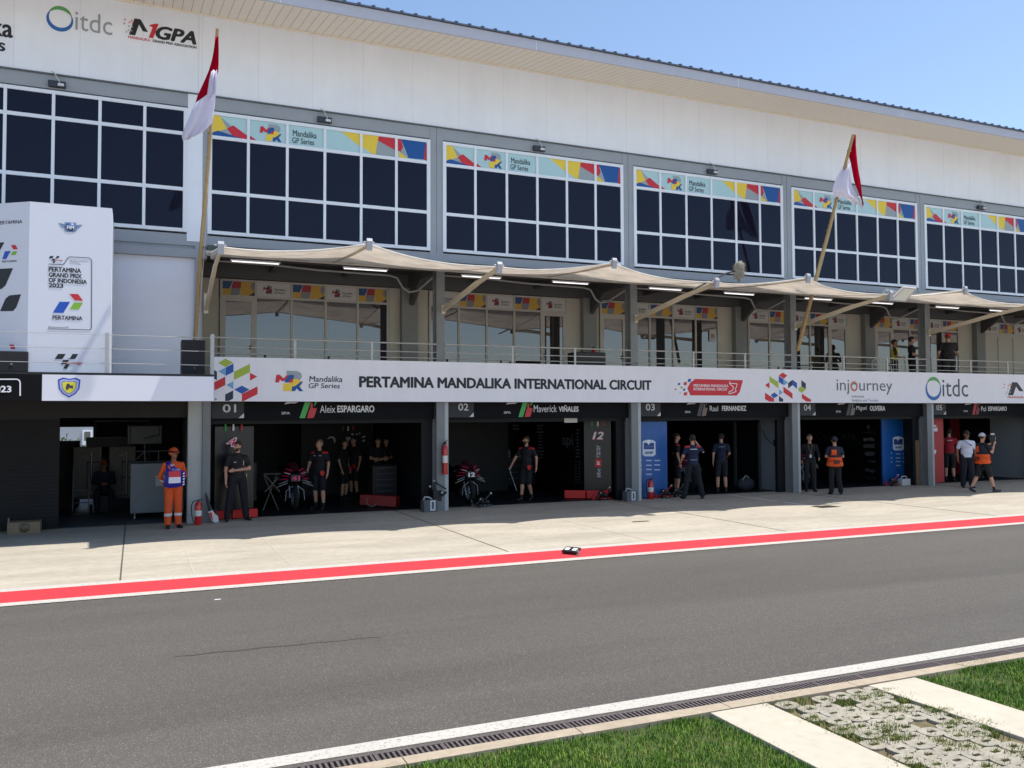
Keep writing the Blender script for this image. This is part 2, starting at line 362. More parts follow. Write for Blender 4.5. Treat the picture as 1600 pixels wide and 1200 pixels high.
# kerb strip beyond the drain
k = MB()
for x in np.arange(-8, 14, 1.36):
    if abs(x - (5.6)) < .9: k.box(x + .01, x + 1.05, -14.87, -14.75, -.05, .022)
    else: k.box(x + .004, x + 1.356, -14.88 - random.random() * .012, -14.75, -.05, .024)
o = k.build('kerb_strip', KERBC); o['kind'] = 'structure'
# foreground paths and block paving
def quadbox(name, pts, z0, z1, m):
    o = MB().prismz(pts, z0, z1).build(name, m, bevel=.006); o['kind'] = 'structure'; return o
quadbox('path', [(2.66, -14.90), (3.225, -14.90), (3.24, -19.5), (2.66, -19.5)], -.03, .022, PATHC)
quadbox('path', [(4.34, -14.90), (4.90, -14.90), (5.15, -19.5), (4.62, -19.5)], -.03, .022, PATHC)
sheet('soil_bed', 3.22, 4.65, -19.5, -14.88, -.008, SOIL)
pv = MB(); holes = []
for r in range(26):
    for c in range(7):
        cx = 3.36 + c * .192 + (.0 if r % 2 == 0 else .096); cy = -15.0 - r * .150
        if cx > 4.36 - .03 * (r % 3): continue
        if random.random() < .03: continue
        dz = random.uniform(-.006, .006); hw = .098; hd = .084
        poly = []
        for q in range(16):
            a = 2 * PI * q / 16 + .2; e = .55
            poly.append((cx + hw * math.copysign(abs(math.cos(a)) ** e, math.cos(a)) * random.uniform(.96, 1), cy + hd * math.copysign(abs(math.sin(a)) ** .8, math.sin(a))))
        # block split in four around a square planting hole
        hx, hy = .036, .017
        inner = [(cx + hx * (1 if math.cos(2 * PI * q / 16 + .2) > 0 else -1) * min(1, abs(math.cos(2 * PI * q / 16 + .2)) * 1.6), cy + hy * (1 if math.sin(2 * PI * q / 16 + .2) > 0 else -1) * min(1, abs(math.sin(2 * PI * q / 16 + .2)) * 1.6)) for q in range(16)]
        zt = .014 + dz; vs = [(x, y, zt) for x, y in poly] + [(x, y, zt) for x, y in inner] + [(x, y, -.02) for x, y in poly] + [(x, y, -.02) for x, y in inner]
        fs = []
        for q in range(16):
            n1 = (q + 1) % 16; fs += [(q, n1, 16 + n1, 16 + q), (q, 32 + q, 32 + n1, n1), (16 + q, 16 + n1, 48 + n1, 48 + q)]
        pv.add(vs, fs); holes.append((cx, cy))
o = pv.build('block_paving', PAVER); o['kind'] = 'structure'

def blades(name, spots, hmin, hmax, m, w=.004):
    """spots: N x 2 numpy; each a bent three-segment blade"""
    N = len(spots); a = RNG.uniform(0, 2 * PI, N); h = RNG.uniform(hmin, hmax, N); ln = RNG.uniform(.1, .8, N) * h
    ww = w * RNG.uniform(.7, 1.5, N)
    dx, dy = np.cos(a), np.sin(a); sx, sy = -dy, dx
    V = np.zeros((N, 5, 3))
    V[:, 0] = np.stack([spots[:, 0] - sx * ww, spots[:, 1] - sy * ww, np.full(N, -.01)], 1)
    V[:, 1] = np.stack([spots[:, 0] + sx * ww, spots[:, 1] + sy * ww, np.full(N, -.01)], 1)
    mx, my = spots[:, 0] + dx * ln * .35, spots[:, 1] + dy * ln * .35
    V[:, 2] = np.stack([mx + sx * ww * .8, my + sy * ww * .8, h * .6], 1)
    V[:, 3] = np.stack([mx - sx * ww * .8, my - sy * ww * .8, h * .6], 1)
    V[:, 4] = np.stack([spots[:, 0] + dx * ln, spots[:, 1] + dy * ln, h], 1)
    base = (np.arange(N) * 5)[:, None]
    me = bpy.data.meshes.new(name)
    q = (base + np.array([0, 1, 2, 3])).ravel(); tr = (base + np.array([3, 2, 4])).ravel()
    me.vertices.add(N * 5); me.vertices.foreach_set('co', V.ravel())
    me.loops.add(N * 7); me.polygons.add(N * 2)
    me.loops.foreach_set('vertex_index', np.concatenate([q, tr]))
    me.polygons.foreach_set('loop_start', np.concatenate([np.arange(N) * 4, N * 4 + np.arange(N) * 3]).astype(np.int32))
    me.polygons.foreach_set('loop_total', np.concatenate([np.full(N, 4), np.full(N, 3)]).astype(np.int32))
    me.update(calc_edges=True); me.materials.append(m)
    at_ = me.attributes.new('tint', 'FLOAT', 'POINT'); at_.data.foreach_set('value', np.repeat(RNG.uniform(0, 1, N), 5))
    o = bpy.data.objects.new(name, me); col.objects.link(o); return o
def grass_mat(name, cols):
    m = bpy.data.materials.new(name); m.use_nodes = True; nt = m.node_tree; b = nt.nodes['Principled BSDF']; b.inputs['Roughness'].default_value = .55; b.inputs['Specular IOR Level'].default_value = .3
    a = nt.nodes.new('ShaderNodeAttribute'); a.attribute_name = 'tint'
    tc = nt.nodes.new('ShaderNodeTexCoord'); n = nt.nodes.new('ShaderNodeTexNoise'); n.inputs['Scale'].default_value = 2.2; n.inputs['Detail'].default_value = 5; nt.links.new(tc.outputs['Object'], n.inputs[0])
    ad = nt.nodes.new('ShaderNodeMath'); ad.operation = 'MULTIPLY_ADD'; ad.inputs[1].default_value = .5
    r = nt.nodes.new('ShaderNodeMapRange'); r.inputs['From Min'].default_value = .3; r.inputs['From Max'].default_value = .7; r.inputs['To Max'].default_value = .5; nt.links.new(n.outputs[0], r.inputs[0])
    nt.links.new(a.outputs['Fac'], ad.inputs[0]); nt.links.new(r.outputs[0], ad.inputs[2])
    cr = nt.nodes.new('ShaderNodeValToRGB'); cr.color_ramp.elements[0].color = (*lin(cols[0]), 1); cr.color_ramp.elements[1].color = (*lin(cols[-1]), 1)
    for i, c in enumerate(cols[1:-1]): e = cr.color_ramp.elements.new((i + 1) / (len(cols) - 1)); e.color = (*lin(c), 1)
    nt.links.new(ad.outputs[0], cr.inputs[0]); nt.links.new(cr.outputs[0], b.inputs['Base Color'])
    return m
LAWN = grass_mat('lawn_blades', [(54, 86, 26), (84, 122, 38), (116, 148, 54), (172, 168, 102)])
WEED = grass_mat('dry_weeds', [(80, 100, 42), (120, 130, 62), (168, 156, 100)])
def scatter(poly, n):
    xs = [p[0] for p in poly]; ys = [p[1] for p in poly]; q = np.stack([RNG.uniform(min(xs), max(xs), n), RNG.uniform(min(ys), max(ys), n)], 1)
    ins = np.zeros(n, bool)
    for i in range(len(poly)):
        (x1, y1), (x2, y2) = poly[i], poly[i - 1]
        c = ((y1 > q[:, 1]) != (y2 > q[:, 1])) & (q[:, 0] < (x2 - x1) * (q[:, 1] - y1) / (y2 - y1 + 1e-12) + x1); ins ^= c
    return q[ins]
def thin(q):                    # sparser, worn patches
    f = sum(np.sin(q[:, 0] * a + c) * np.sin(q[:, 1] * b + d) for a, b, c, d in ((2.1, 3.3, 0, 1), (5.2, 4.1, 2, 0), (9.7, 8.3, 1, 3), (17, 21, 4, 2)))
    return q[RNG.uniform(0, 1, len(q)) < np.clip(.78 + .28 * f, .25, 1)]
g1 = scatter([(-2, -14.872), (2.68, -14.872), (2.68, -17.6), (-2, -17.6)], 90000); g1[:, 0] += np.where(g1[:, 0] > 2.6, RNG.normal(0, .022, len(g1)), 0); g1[:, 1] += np.where(g1[:, 1] > -14.93, RNG.normal(0, .014, len(g1)), 0)
g2 = scatter([(4.90, -14.885), (9.5, -14.885), (9.5, -17.6), (5.03, -17.6)], 76000)
g3 = scatter([(5.55, -14.76), (6.0, -14.76), (6.0, -14.9), (5.5, -14.9)], 900)
tag(blades('grass', thin(np.concatenate([g1, g2, g3])), .010, .034, LAWN, .0028), 'mown green grass beside the concrete paths in the foreground', 'grass', kind='stuff')
cl = []
for (hx_, hy_) in holes:
    cl.append(np.array([hx_, hy_]) + RNG.normal(0, 1, (random.randint(6, 40), 2)) * (.024, .014))
for _ in range(46):
    a_ = random.uniform(3.25, 4.45); cl.append(np.array([a_, random.uniform(-17.2, -14.95)]) + RNG.normal(0, 1, (random.randint(30, 160), 2)) * (random.uniform(.03, .09), random.uniform(.02, .06)))
for (x, y, r, n) in ((3.3, -15.35, .1, 260), (3.26, -14.93, .16, 220), (3.55, -14.92, .14, 200), (4.05, -15.12, .1, 300), (4.25, -15.1, .05, 100), (3.36, -15.6, .14, 500), (3.5, -15.8, .15, 400), (4.38, -15.6, .09, 300), (4.44, -15.95, .12, 300), (4.1, -16.05, .12, 300), (4.33, -15.3, .06, 160), (3.3, -16.3, .2, 400)):
    cl.append(np.array([x, y]) + RNG.normal(0, 1, (n, 2)) * (r * .55, r * .45))
tag(blades('weeds', np.concatenate(cl), .012, .04, WEED, .003), 'yellowing weeds growing between the paving blocks', 'weeds', kind='stuff')
# loose litter on the asphalt
for (x, y, w) in ((340, 937, .08),):
    X, Y = gat(x, y); tag(MB().box(X - w / 2, X + w / 2, Y - .015, Y + .015, 0, .006).build('paper_scrap', TAPE), 'small white paper scrap lying on the asphalt at the left', 'litter')

# ------------------------------------------------------------------ the pit building
WX0, WX1, ND = -14.0, 40.2, 7          # facade extent, bays to the right
bld = empty('pit_building', (0, 0, 0), 'long white pit building with dark grid windows over open garages', 'building')
YW = .18
w = MB(); w.box(WX0, WX1, YW - .04, 9.5, 9.83, 11.72)
SEAM = mat('panel_seam', (220, 223, 228), .7)
s = w; s.m = 1
x = -11.6
while x < WX1:
    s.box(x - .006, x + .006, YW - .043, YW - .0395, 9.83, 11.70); x += 1.262
s.box(-.32 - .012, -.32 + .012, YW - .046, YW - .0395, 9.83, 11.7)
w.build('upper_wall', [WHITE_WALL, SEAM], bld)
# roof with sloping boarded soffit
SOFFIT = mat('cream_soffit', (236, 228, 212), .6, noise=.04)
sf = MB(); sf.prismx([(-1.9, 11.33), (YW, 11.72), (YW, 11.76), (-1.9, 11.37)], WX0, WX1)
so = sf.build('soffit', SOFFIT, bld)
gm = mat('soffit_groove', (188, 178, 158), .8); gg = MB(); x = WX0 + .1
def sz(y): return 11.33 + (y + 1.9) / (YW + 1.9) * .39
while x < WX1:
    gg.add([(x, -1.88, sz(-1.88) - .003), (x + .014, -1.88, sz(-1.88) - .003), (x + .014, .12, sz(.12) - .003), (x, .12, sz(.12) - .003)], [(0, 1, 2, 3)]); x += .2
gg.build('soffit_groove', gm, so)
tr = MB(); tr.bar((WX0, .12, 11.69), (WX1, .12, 11.69), .05, .05); tr.bar((WX0, -1.885, 11.325), (WX1, -1.885, 11.325), .03, .02)
tr.build('soffit_trim', SOFFIT, so)
ROOFM = mat('blue_grey_roof', (84, 92, 108), .5, metal=.2); FASC = mat('grey_fascia', (186, 186, 194), .5, noise=.05)
f = MB(); f.box(WX0, WX1, -1.95, -1.9, 11.31, 11.56)
fo = f.build('fascia', FASC, bld)
f = MB()
for x in np.arange(-11, WX1, 6.1): f.box(x, x + .015, -1.953, -1.95, 11.31, 11.56)
f.build('fascia_joint', SEAM, fo)
r = MB(); r.prismx([(-2.0, 11.565), (10, 13.1), (10, 13.14), (-2.0, 11.60)], WX0, WX1)
ro = r.build('roof', ROOFM, bld)
r = MB(); x = WX0 + .05
while x < WX1: r.prismx([(-2.01, 11.60), (9.9, 13.12), (9.9, 13.155), (-2.01, 11.63)], x, x + .07); x += .33
r.build('roof_rib', ROOFM, ro)
# rear, ends and floors
m = MB(); m.box(WX0, WX1, 9.3, 9.5, 2.9, 9.83); m.box(WX1 - .2, WX1, .3, 9.3, 0, 9.83); m.box(WX0, WX0 + .2, .3, 9.3, 0, 9.83)
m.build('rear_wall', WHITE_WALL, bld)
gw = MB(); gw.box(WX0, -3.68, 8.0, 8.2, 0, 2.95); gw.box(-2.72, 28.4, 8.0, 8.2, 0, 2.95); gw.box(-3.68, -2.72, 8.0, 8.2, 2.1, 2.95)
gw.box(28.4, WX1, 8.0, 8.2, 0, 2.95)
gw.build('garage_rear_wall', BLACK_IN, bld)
slab = MB(); slab.box(-.2, WX1, .02, 9.3, 2.76, 3.2); slab.build('terrace_slab', BLACK_IN, bld)
sl = MB(); sl.box(-.2, WX1, 0.02, 9.2, 3.2, 3.212); sl.build('terrace_floor', mat('terrace_tiles', (120, 116, 108), .7, noise=.1), bld)
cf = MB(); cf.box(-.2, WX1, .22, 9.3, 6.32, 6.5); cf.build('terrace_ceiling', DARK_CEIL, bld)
cb = MB()
for n in range(0, ND):
    xc = n * P - .25
    cb.box(xc - .1, xc + .1, .3, 2.4, 6.02, 6.32)                                   # main beam to the rear pillar
    cb.prismx([(2.40, 5.45), (2.40, 6.02), (1.5, 6.02)], xc - .06, xc + .06)         # haunch
    for d in (1.9, 3.8): cb.box(xc + d - .05, xc + d + .05, .1, 2.4, 6.14, 6.32)
cb.box(-.1, WX1, .02, .14, 6.08, 6.32); cb.box(-.1, WX1, 1.2, 1.28, 6.24, 6.318)
cb.box(-.1, WX1, 2.35, 2.6, 5.96, 6.32)
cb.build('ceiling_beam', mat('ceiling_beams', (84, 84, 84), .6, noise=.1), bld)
# front spandrel (grey beam under and over the windows), pilasters
g = MB()
g.box(WX0, WX1, YW - .02, YW + .3, 9.50, 9.83)
g.box(WX0, WX1, YW - .02, YW + .3, 6.30, 6.56)
g.box(WX0, -.1, YW - .06, YW + .3, 6.02, 6.22)
g.box(WX0, -.1, YW + .02, YW + .3, 6.22, 6.30)
for n in range(0, ND + 1):
    xa, xb = n * P - .44, n * P - .09
    if n == 0: xa = -.215
    g.box(xa, xb, YW - .03, YW + .3, 6.3, 9.83)
g.build('facade_frame', GREY_STEEL, bld)
l = MB()
l.box(WX0, WX1, YW - .07, YW - .02, 9.80, 9.83)
for n in range(1, ND + 1): l.box(n * P - .272, n * P - .262, YW - .034, YW - .03, 6.56, 9.80)
l.build('facade_flashing', mat('dark_flashing', (92, 96, 102), .5), bld)
w = MB(); w.box(-.54, -.215, YW - .035, YW + .2, 6.40, 9.80); w.build('white_pilaster', WHITE_WALL, bld)
LAV = mat('white_side_wall', (226, 228, 236), .6, noise=.03)
w = MB(); w.box(WX0, -.36, YW + .06, YW + .3, 2.9, 6.02); w.build('podium_rear_wall', LAV, bld)
w = MB(); w.box(-.36, -.2, YW - .04, YW + .3, 2.76, 6.30); w.build('corner_post', GREY_STEEL, bld)

# --- upper windows
PANEL = mat('pale_cyan_film', (176, 208, 212), .35, spec=.4)
P_COL = [LET(K_YEL), LET(K_RED), LET((0, 78, 150)), LET((150, 160, 165)), LET(K_BLACK), PANEL]
DECO = {0: [(3, [(.2, 1), (0, 1), (0, .1), (.9, .0), (.62, .5)]), (0, [(0, 1), (.22, 1), (.42, .42), (0, .1)]), (1, [(.42, .42), (.6, .62), (1, .2), (1, 0), (.62, .02)]), (2, [(0, 0), (0, .14), (.16, .26), (.9, 0)])],
        1: [(1, [(0, .22), (0, 0), (.2, 0)])],
        3: [(0, [(.45, 1), (1, 1), (1, .35)])],
        4: [(0, [(0, 1), (.5, 1), (.4, 0), (.34, 0), (0, .34)]), (1, [(.5, 1), (1, 1), (1, .38), (.47, .78)]), (3, [(.47, .78), (1, .38), (1, 0), (.4, 0)])],
        5: [(1, [(0, 1), (.12, 1), (.2, .6), (.12, .3), (0, .4)]), (3, [(.2, .6), (.38, .04), (.3, .0), (.08, .25)]), (0, [(.08, .3), (.34, .04), (.36, 0), (.1, 0), (.02, .2)]), (2, [(.12, 1), (.97, 1), (.9, .06), (.38, .04)]), (1, [(.97, 1), (1, .9), (1, 0), (.9, .06)])]}
def mgr_logo(mb, X0, X1, Z0, Z1, Y, ci=(1, 2, 3, 0)):
    """overlapping letters M G R as on the banners; ci = material slots red, blue, grey, yellow"""
    w = X1 - X0; h = Z1 - Z0
    R = lambda pts, y: mb.prism([(X0 + a * w, Z0 + b * h) for a, b in pts], y, y + .0015)
    mb.m = ci[2]
    R([(.40, .62), (.40, 1), (.78, 1), (.93, .88), (.95, .70), (.86, .52), (.70, .46), (.62, .46), (.62, .62)], Y)
    mb.m = ci[3]; R([(.28, 0), (.28, .38), (.50, .38), (.62, .60), (.80, .60), (.97, .46), (.90, .22), (.62, .16), (.58, 0)], Y - .001)
    mb.m = ci[0]; R([(0, .42), (.04, .80), (.16, .80), (.30, .62), (.40, .78), (.66, .78), (.62, .42), (.40, .42), (.38, .58), (.28, .46), (.16, .56), (.14, .42)], Y - .002)
    mb.m = ci[1]; R([(.34, .42), (.34, .56), (.50, .80), (.66, .80), (.66, .60), (.56, .60), (.46, .42)], Y - .003)
    R([(.58, 0), (.60, .22), (.72, .26), (.92, .48), (1.0, .48), (.86, .24), (1, 0), (.86, 0), (.76, .14), (.70, 0)], Y - .003)
ZR = (6.60, 7.58, 8.86, 9.46)
def upper_window(x0, x1, npane, deco, y=YW - .03):
    fr = MB(); dx = (x1 - x0) / npane; tw = .032
    for i in range(npane + 1):
        xx = x0 + i * dx; t = .045 if i in (0, npane) else tw
        a = xx if i == 0 else (xx - 2 * t if i == npane else xx - t)
        fr.box(a, a + 2 * t, y - .035, y + .05, ZR[0], ZR[3])
    xs = [(x0 + i * dx + (.09 if i == 0 else tw), x0 + (i + 1) * dx - (.09 if i == npane - 1 else tw)) for i in range(npane)]
    for a, b in xs:
        for k, z in enumerate(ZR):
            t = .04
            zc = z + t if k == 0 else (z - t if k == 3 else z)
            fr.box(a, b, y - .030, y + .045, zc - t, zc + t)
    f = fr.build('window', WFRAME, bld)
    gl = MB()
    for a, b in xs:
        for k in range(2 if deco else 3): 
            u_, v_ = random.uniform(-.004, .004), random.uniform(-.004, .004); gl.add([(a - .01, y + u_, ZR[k] + .03), (b + .01, y - u_, ZR[k] + .03), (b + .01, y - u_ + v_, ZR[k + 1] - .03), (a - .01, y + u_ + v_, ZR[k + 1] - .03)], [(0, 1, 2, 3)])
    gl.build('pane', GLASS_UP, f, recalc=False)
    if deco:
        pn = MB(); Z0, Z1 = ZR[2] + .042, ZR[3] - .082
        for i, (a, b) in enumerate(xs):
            pn.m = 5; pn.add([(a, y - .001, Z0), (b, y - .001, Z0), (b, y - .001, Z1), (a, y - .001, Z1)], [(0, 1, 2, 3)])
            for lay, (c, pl) in enumerate(DECO.get(i, [])):
                pn.m = c; pn.prism([(a + u * (b - a), Z0 + v * (Z1 - Z0)) for u, v in pl], y - .003 - .001 * lay, y - .0015 - .001 * lay)
            if i == 1: mgr_logo(pn, a + .27 * (b - a), a + .88 * (b - a), Z0 + .03, Z1 - .04, y - .008)
            if i == 2:
                pn.m = 4; wd = b - a
                put_text(pn, 'Mandalika', a + .12 * wd, a + .80 * wd, Z0 + .22, Z0 + .37, y - .004, bold=.012); put_text(pn, 'GP Series', a + .10 * wd, a + .73 * wd, Z0 + .05, Z0 + .19, y - .004, bold=.012)
        pn.build('printed_film', P_COL, f)
for n in range(0, ND): upper_window(n * P - .10, (n + 1) * P - .44, 6, True)
upper_window(-.54 - 5.44, -.54, 6, False)
upper_window(-.54 - 5.44 - 5.9, -.54 - 5.9, 6, False)
w = MB(); w.box(WX0, -11.88, YW - .03, YW + .2, 6.56, 9.5); w.box(-6.44, -5.98, YW - .03, YW + .2, 6.56, 9.5); w.build('facade_infill', GREY_STEEL, bld)

# --- lettering on the upper wall, left (seen on y = .13)
YL = YW - .046
L = MB(); ptext(L, 'MGPA', 206, 31, 310, 59, YL, bold=.03, shear=.3)
lb = L.build('wall_lettering', LET(K_BLACK), bld)
E2 = []
def wall_logo_mgpa(X0, X1, Z0, Z1, Y, parent, frag=True):
    W = X1 - X0; H = Z1 - Z0; sh = .22 * H
    def L_(c, name, polys=None, txt=None):
        mb = MB()
        if polys:
            for q, pl in enumerate(polys): mb.prism([(X0 + a * W, Z0 + b * H) for a, b in pl], Y - .001 * q, Y + .0015)
        if txt:
            for args, kw in txt: put_text(mb, *args, **kw)
        return mb.build(name, LET(c), parent)
    L_(K_BLACK, 'wall_lettering', [[(.09, .24), (.16, 1), (.24, 1), (.34, .48), (.27, .48), (.22, .76), (.17, .24)][0:7], [(.09, .24), (.155, .97), (.215, .97), (.15, .24)]],
       [(('GPA', X0 + .44 * W, X0 + W, Z0 + .24 * H, Z0 + .86 * H, Y), dict(bold=.04, shear=.25))])
    L_(K_RED, 'wall_lettering', [[(.35, .80), (.44, .92), (.48, .92), (.41, .24), (.35, .24), (.40, .72)]], [(('MANDALIKA', X0 + .08 * W, X0 + .37 * W, Z0 + .07 * H, Z0 + .19 * H, Y), dict(bold=.02))])
    L_(K_BLACK, 'wall_lettering', None, [(('GRAND PRIX ASSOCIATION', X0 + .40 * W, X0 + W, Z0 + .07 * H, Z0 + .19 * H, Y), dict(bold=.03))])
    rr = random.Random(2); sq = []; sq2 = []
    for i in range(6):
        for jj in range(7):
            if (i + jj) % 2 == 0 and rr.random() < .35 + i * .1:
                a = .0 + i * .022 + jj * .004; b = .3 + jj * .09; (sq if jj > 3 else sq2).append([(a, b), (a + .016, b), (a + .019, b + .07), (a + .003, b + .07)])
    L_(K_RED, 'wall_lettering', sq); L_(K_GREY, 'wall_lettering', sq2)
bpy.data.objects.remove(lb)
wall_logo_mgpa(-1.93, -.37, 10.83, 11.34, YL, bld)
def itdc(X0, X1, Z0, Z1, Y, parent, cg, c2=(70, 76, 84)):
    H = Z1 - Z0; W = X1 - X0; R = .42 * min(H, W * .5); cx, cz = X0 + R * 1.05, Z0 + H * .55
    for c, a0, a1 in (((90, 160, 90), 20, 150), ((40, 100, 170), 140, 385)):
        mb = MB(); ring = []
        N = 20
        for i in range(N):
            a = math.radians(a0 + (a1 - a0) * i / (N - 1)); t = math.sin(PI * i / (N - 1)) * .16 + .03
            ring.append(((cx + R * (1.05 + t) * math.cos(a), cz + R * (1.05 + t) * math.sin(a) * H / W * W / H), (cx + R * (1.05 - t) * math.cos(a), cz + R * (1.05 - t) * math.sin(a))))
        vs = []; fs = []
        for i, (o_, i_) in enumerate(ring): vs += [(o_[0], Y, o_[1]), (i_[0], Y, i_[1])]
        for i in range(N - 1): fs.append((2 * i, 2 * i + 1, 2 * i + 3, 2 * i + 2))
        mb.add(vs, fs); mb.build('wall_lettering', LET(c), parent)
    mb = MB(); put_text(mb, 'itdc', X0 + R * 2.35, X1, Z0 + H * .2, Z1, Y)
    mb.build('wall_lettering', LET(c2), parent)
itdc(-3.40, -2.13, 10.76, 11.30, YL, bld, 0, (150, 152, 160))
mb = MB(); ptext(mb, 'Mandalika', -140, 5, 21, 36, YL, bold=.02); ptext(mb, 'GP Series', -130, 40, 9, 61, YL, bold=.02)
mb.build('wall_lettering', LET(K_BLACK), bld)

# --- columns, rear pillars
for n in range(0, ND):
    c = MB(); x1 = n * P - .10
    if n: 
        c.box(x1 - .22, x1, .0, .035, 0, 6.08); c.box(x1 - .17, x1 - .12, .035, .27, 0, 6.08); c.box(x1 - .22, x1, .27, .30, 0, 6.08)
        c.box(x1 - .225, x1 - .02, .30, .5, 0, 2.74)
    else:
        c.box(-.17, .0, .0, .3, 0, 2.74)
    c.build('column', COLGREY, bld)
    c = MB()
    if n: c.box(x1 + .003, x1 + .10, .02, .34, 0, 2.74)
    else: c.box(-.475, -.175, .06, .5, 0, 2.74)
    c.build('jamb', GREY_LIGHT, bld)
    c = MB(); x0 = (n * P - .53) if n else -.2
    c.box(x0, n * P - .07, 2.36, 2.75, 3.2, 6.3); c.build('pillar', mat('grey_render', (140, 140, 136), .8, noise=.08), bld)

# --- terrace rear wall with glazing
BAYX = [[.423, 1.283, 2.204, 3.104, 3.98, 4.827], [6.06, 6.93, 7.79, 8.67, 9.56, 10.40], [11.6, 12.49, 13.38, 14.26, 15.14, 16.03], [17.29, 18.16, 19.05, 19.94, 20.8, 21.66], [22.98, 23.84, 24.7, 25.56, 26.4, 27.26], [28.7, 29.56, 30.42, 31.28, 32.14, 33.0]]
COLP = [LET((40, 75, 120)), LET((165, 45, 55)), LET((205, 160, 60)), LET((130, 130, 132)), LET((35, 40, 70)), mat('cream_sign', (200, 196, 190), .6), LET((150, 40, 45)), LET(K_BLACK)]
tw = MB(); prev = -.2
for b in BAYX:
    tw.box(prev, b[0] - .05, 2.58, 2.8, 3.2, 6.3); tw.box(b[0] - .05, b[-1] + .05, 2.58, 2.8, 5.95, 6.3); prev = b[-1] + .05
tw.box(prev, WX1, 2.58, 2.8, 3.2, 6.3)
tw.build('terrace_wall', CREAM_WALL, bld)
tr_ = MB()
CURT = mat('curtain_brown', (70, 50, 48), .8)
for bi, b in enumerate(BAYX):
    fr = MB(); y = 2.56; t = .03
    door = 0 if bi % 2 == 0 else 4
    for i, xx in enumerate(b):
        fr.box(xx - t, xx + t, y - .03, y + .06, 3.215, 5.93)
    for i in range(5):
        a, c = b[i] + t, b[i + 1] - t
        fr.box(a, c, y - .025, y + .05, 5.90, 5.95); fr.box(a, c, y - .025, y + .05, 5.48, 5.54); fr.box(a, c, y - .025, y + .05, 3.215, 3.28)
        if i == door or bi == 5:
            fr.box(a, a + .08, y - .028, y + .04, 3.28, 5.48); fr.box(c - .08, c, y - .028, y + .04, 3.28, 5.48); fr.box(a + .08, c - .08, y - .028, y + .04, 5.38, 5.48)
    f = fr.build('terrace_window', mat('cream_frame', (188, 182, 170), .5), bld)
    gl = MB()
    for i in range(5): gl.add([(b[i], y, 3.25), (b[i + 1], y, 3.25), (b[i + 1], y, 5.5), (b[i], y, 5.5)], [(0, 1, 2, 3)])
    gl.build('pane', CREAM_WALL if bi == 5 else GLASS_T, f, recalc=False)
    sg = MB()
    for i in range(5):
        a, c, z0, z1 = b[i] + t, b[i + 1] - t, 5.54, 5.90; W = c - a; H = z1 - z0; yy = y - .008
        colr = (i % 2 == 0) if bi % 2 == 0 else (i % 2 == 1)
        sg.m = 5; sg.box(a, c, yy, yy + .004, z0, z1)
        if colr:
            for lay, (ci, pl) in enumerate(((2, [(0, 0), (0, .45), (.26, .45), (.26, 0)]), (0, [(0, .45), (0, 1), (.32, 1), (.22, .45)]), (1, [(.26, .5), (.33, 1), (.58, 1), (.58, .5)]), (3, [(.26, 0), (.26, .5), (.56, .5), (.52, 0)]), (2, [(.54, 0), (.58, 1), (1, 1), (1, 0)]), (3, [(.92, 1), (.86, .7), (.93, .35), (1, .5), (1, 1)]), (4, [(.80, 0), (1, .28), (1, 0)]))):
                sg.m = ci; sg.prism([(a + u * W, z0 + v * H) for u, v in pl], yy - .001 - lay * .0006, yy)
        else:
            mgr_logo(sg, a + .18 * W, a + .46 * W, z0 + .08, z1 - .06, yy - .002, (1, 7, 3, 6))
            sg.m = 7; put_text(sg, 'Mandalika', a + .52 * W, a + .86 * W, z0 + .17, z0 + .23, yy - .002, bold=.01); put_text(sg, 'GP Series', a + .52 * W, a + .82 * W, z0 + .09, z0 + .15, yy - .002, bold=.01)
    sg.build('transom_sign', COLP, f)
    xh = (b[1] - .13) if door == 0 else (b[4] + .10)
    MB().box(xh - .10, xh + .02, y - .08, y - .06, 4.18, 4.20).box(xh - .02, xh + .02, y - .06, y - .028, 4.14, 4.24).build('door_handle', BLACK, f)
    # curtain strips behind the glass edges
    cu = MB()
    for xx, ww in {0: [(4.62, .2)], 1: [(9.63, .1)], 2: [(13.63, .32)], 3: [(19.2, .3)], 4: [(26.1, .25)], 5: []}[bi]: cu.box(xx, xx + ww, y - .004, y - .001, 3.28, 5.48)
    if cu.v: cu.build('curtain', mat('dark_curtain', (34, 31, 38), .8), f)

# --- garages: fascia signs, partitions, roller shutters
SHUT = mat('black_shutter', (12, 13, 17), .6, noise=.15, nscale=1.5, spec=.3)
for n in range(0, 7):
    x0, x1 = n * P + (.003 if n else .003), (n + 1) * P - .33
    b = MB(); b.box(x0, x1, .16, .26, 2.31, 2.74); fs_ = b.build('garage_fascia', BLACK_SIGN, bld)
    b = MB(); b.box(x0 + .02, x0 + .74, .150, .159, 2.35, 2.735); b.build('number_plate', mat('charcoal_plate', (38, 39, 42), .6), fs_)
    b = MB(); b.box(x0, x1, .30, .42, 2.22, 2.31); b.box(x1 - .28, x1, .34, .46, 0, 2.22); b.build('garage_frame', mat('charcoal_frame', (20, 21, 25), .6, spec=.3), bld)
    # partition between garages
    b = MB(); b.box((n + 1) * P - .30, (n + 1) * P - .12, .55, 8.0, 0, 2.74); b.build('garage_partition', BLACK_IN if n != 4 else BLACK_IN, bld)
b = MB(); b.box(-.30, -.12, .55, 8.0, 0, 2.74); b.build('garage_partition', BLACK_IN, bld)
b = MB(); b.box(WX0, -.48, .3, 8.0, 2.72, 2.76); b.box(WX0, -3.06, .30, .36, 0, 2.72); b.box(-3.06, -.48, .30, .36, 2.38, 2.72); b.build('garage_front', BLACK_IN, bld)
sh = MB()
z = 0.02
while z < 2.32: sh.box(-9.5, -3.07, .270, .30, z, z + .077); z += .08
sh.build('roller_shutter', SHUT, bld)
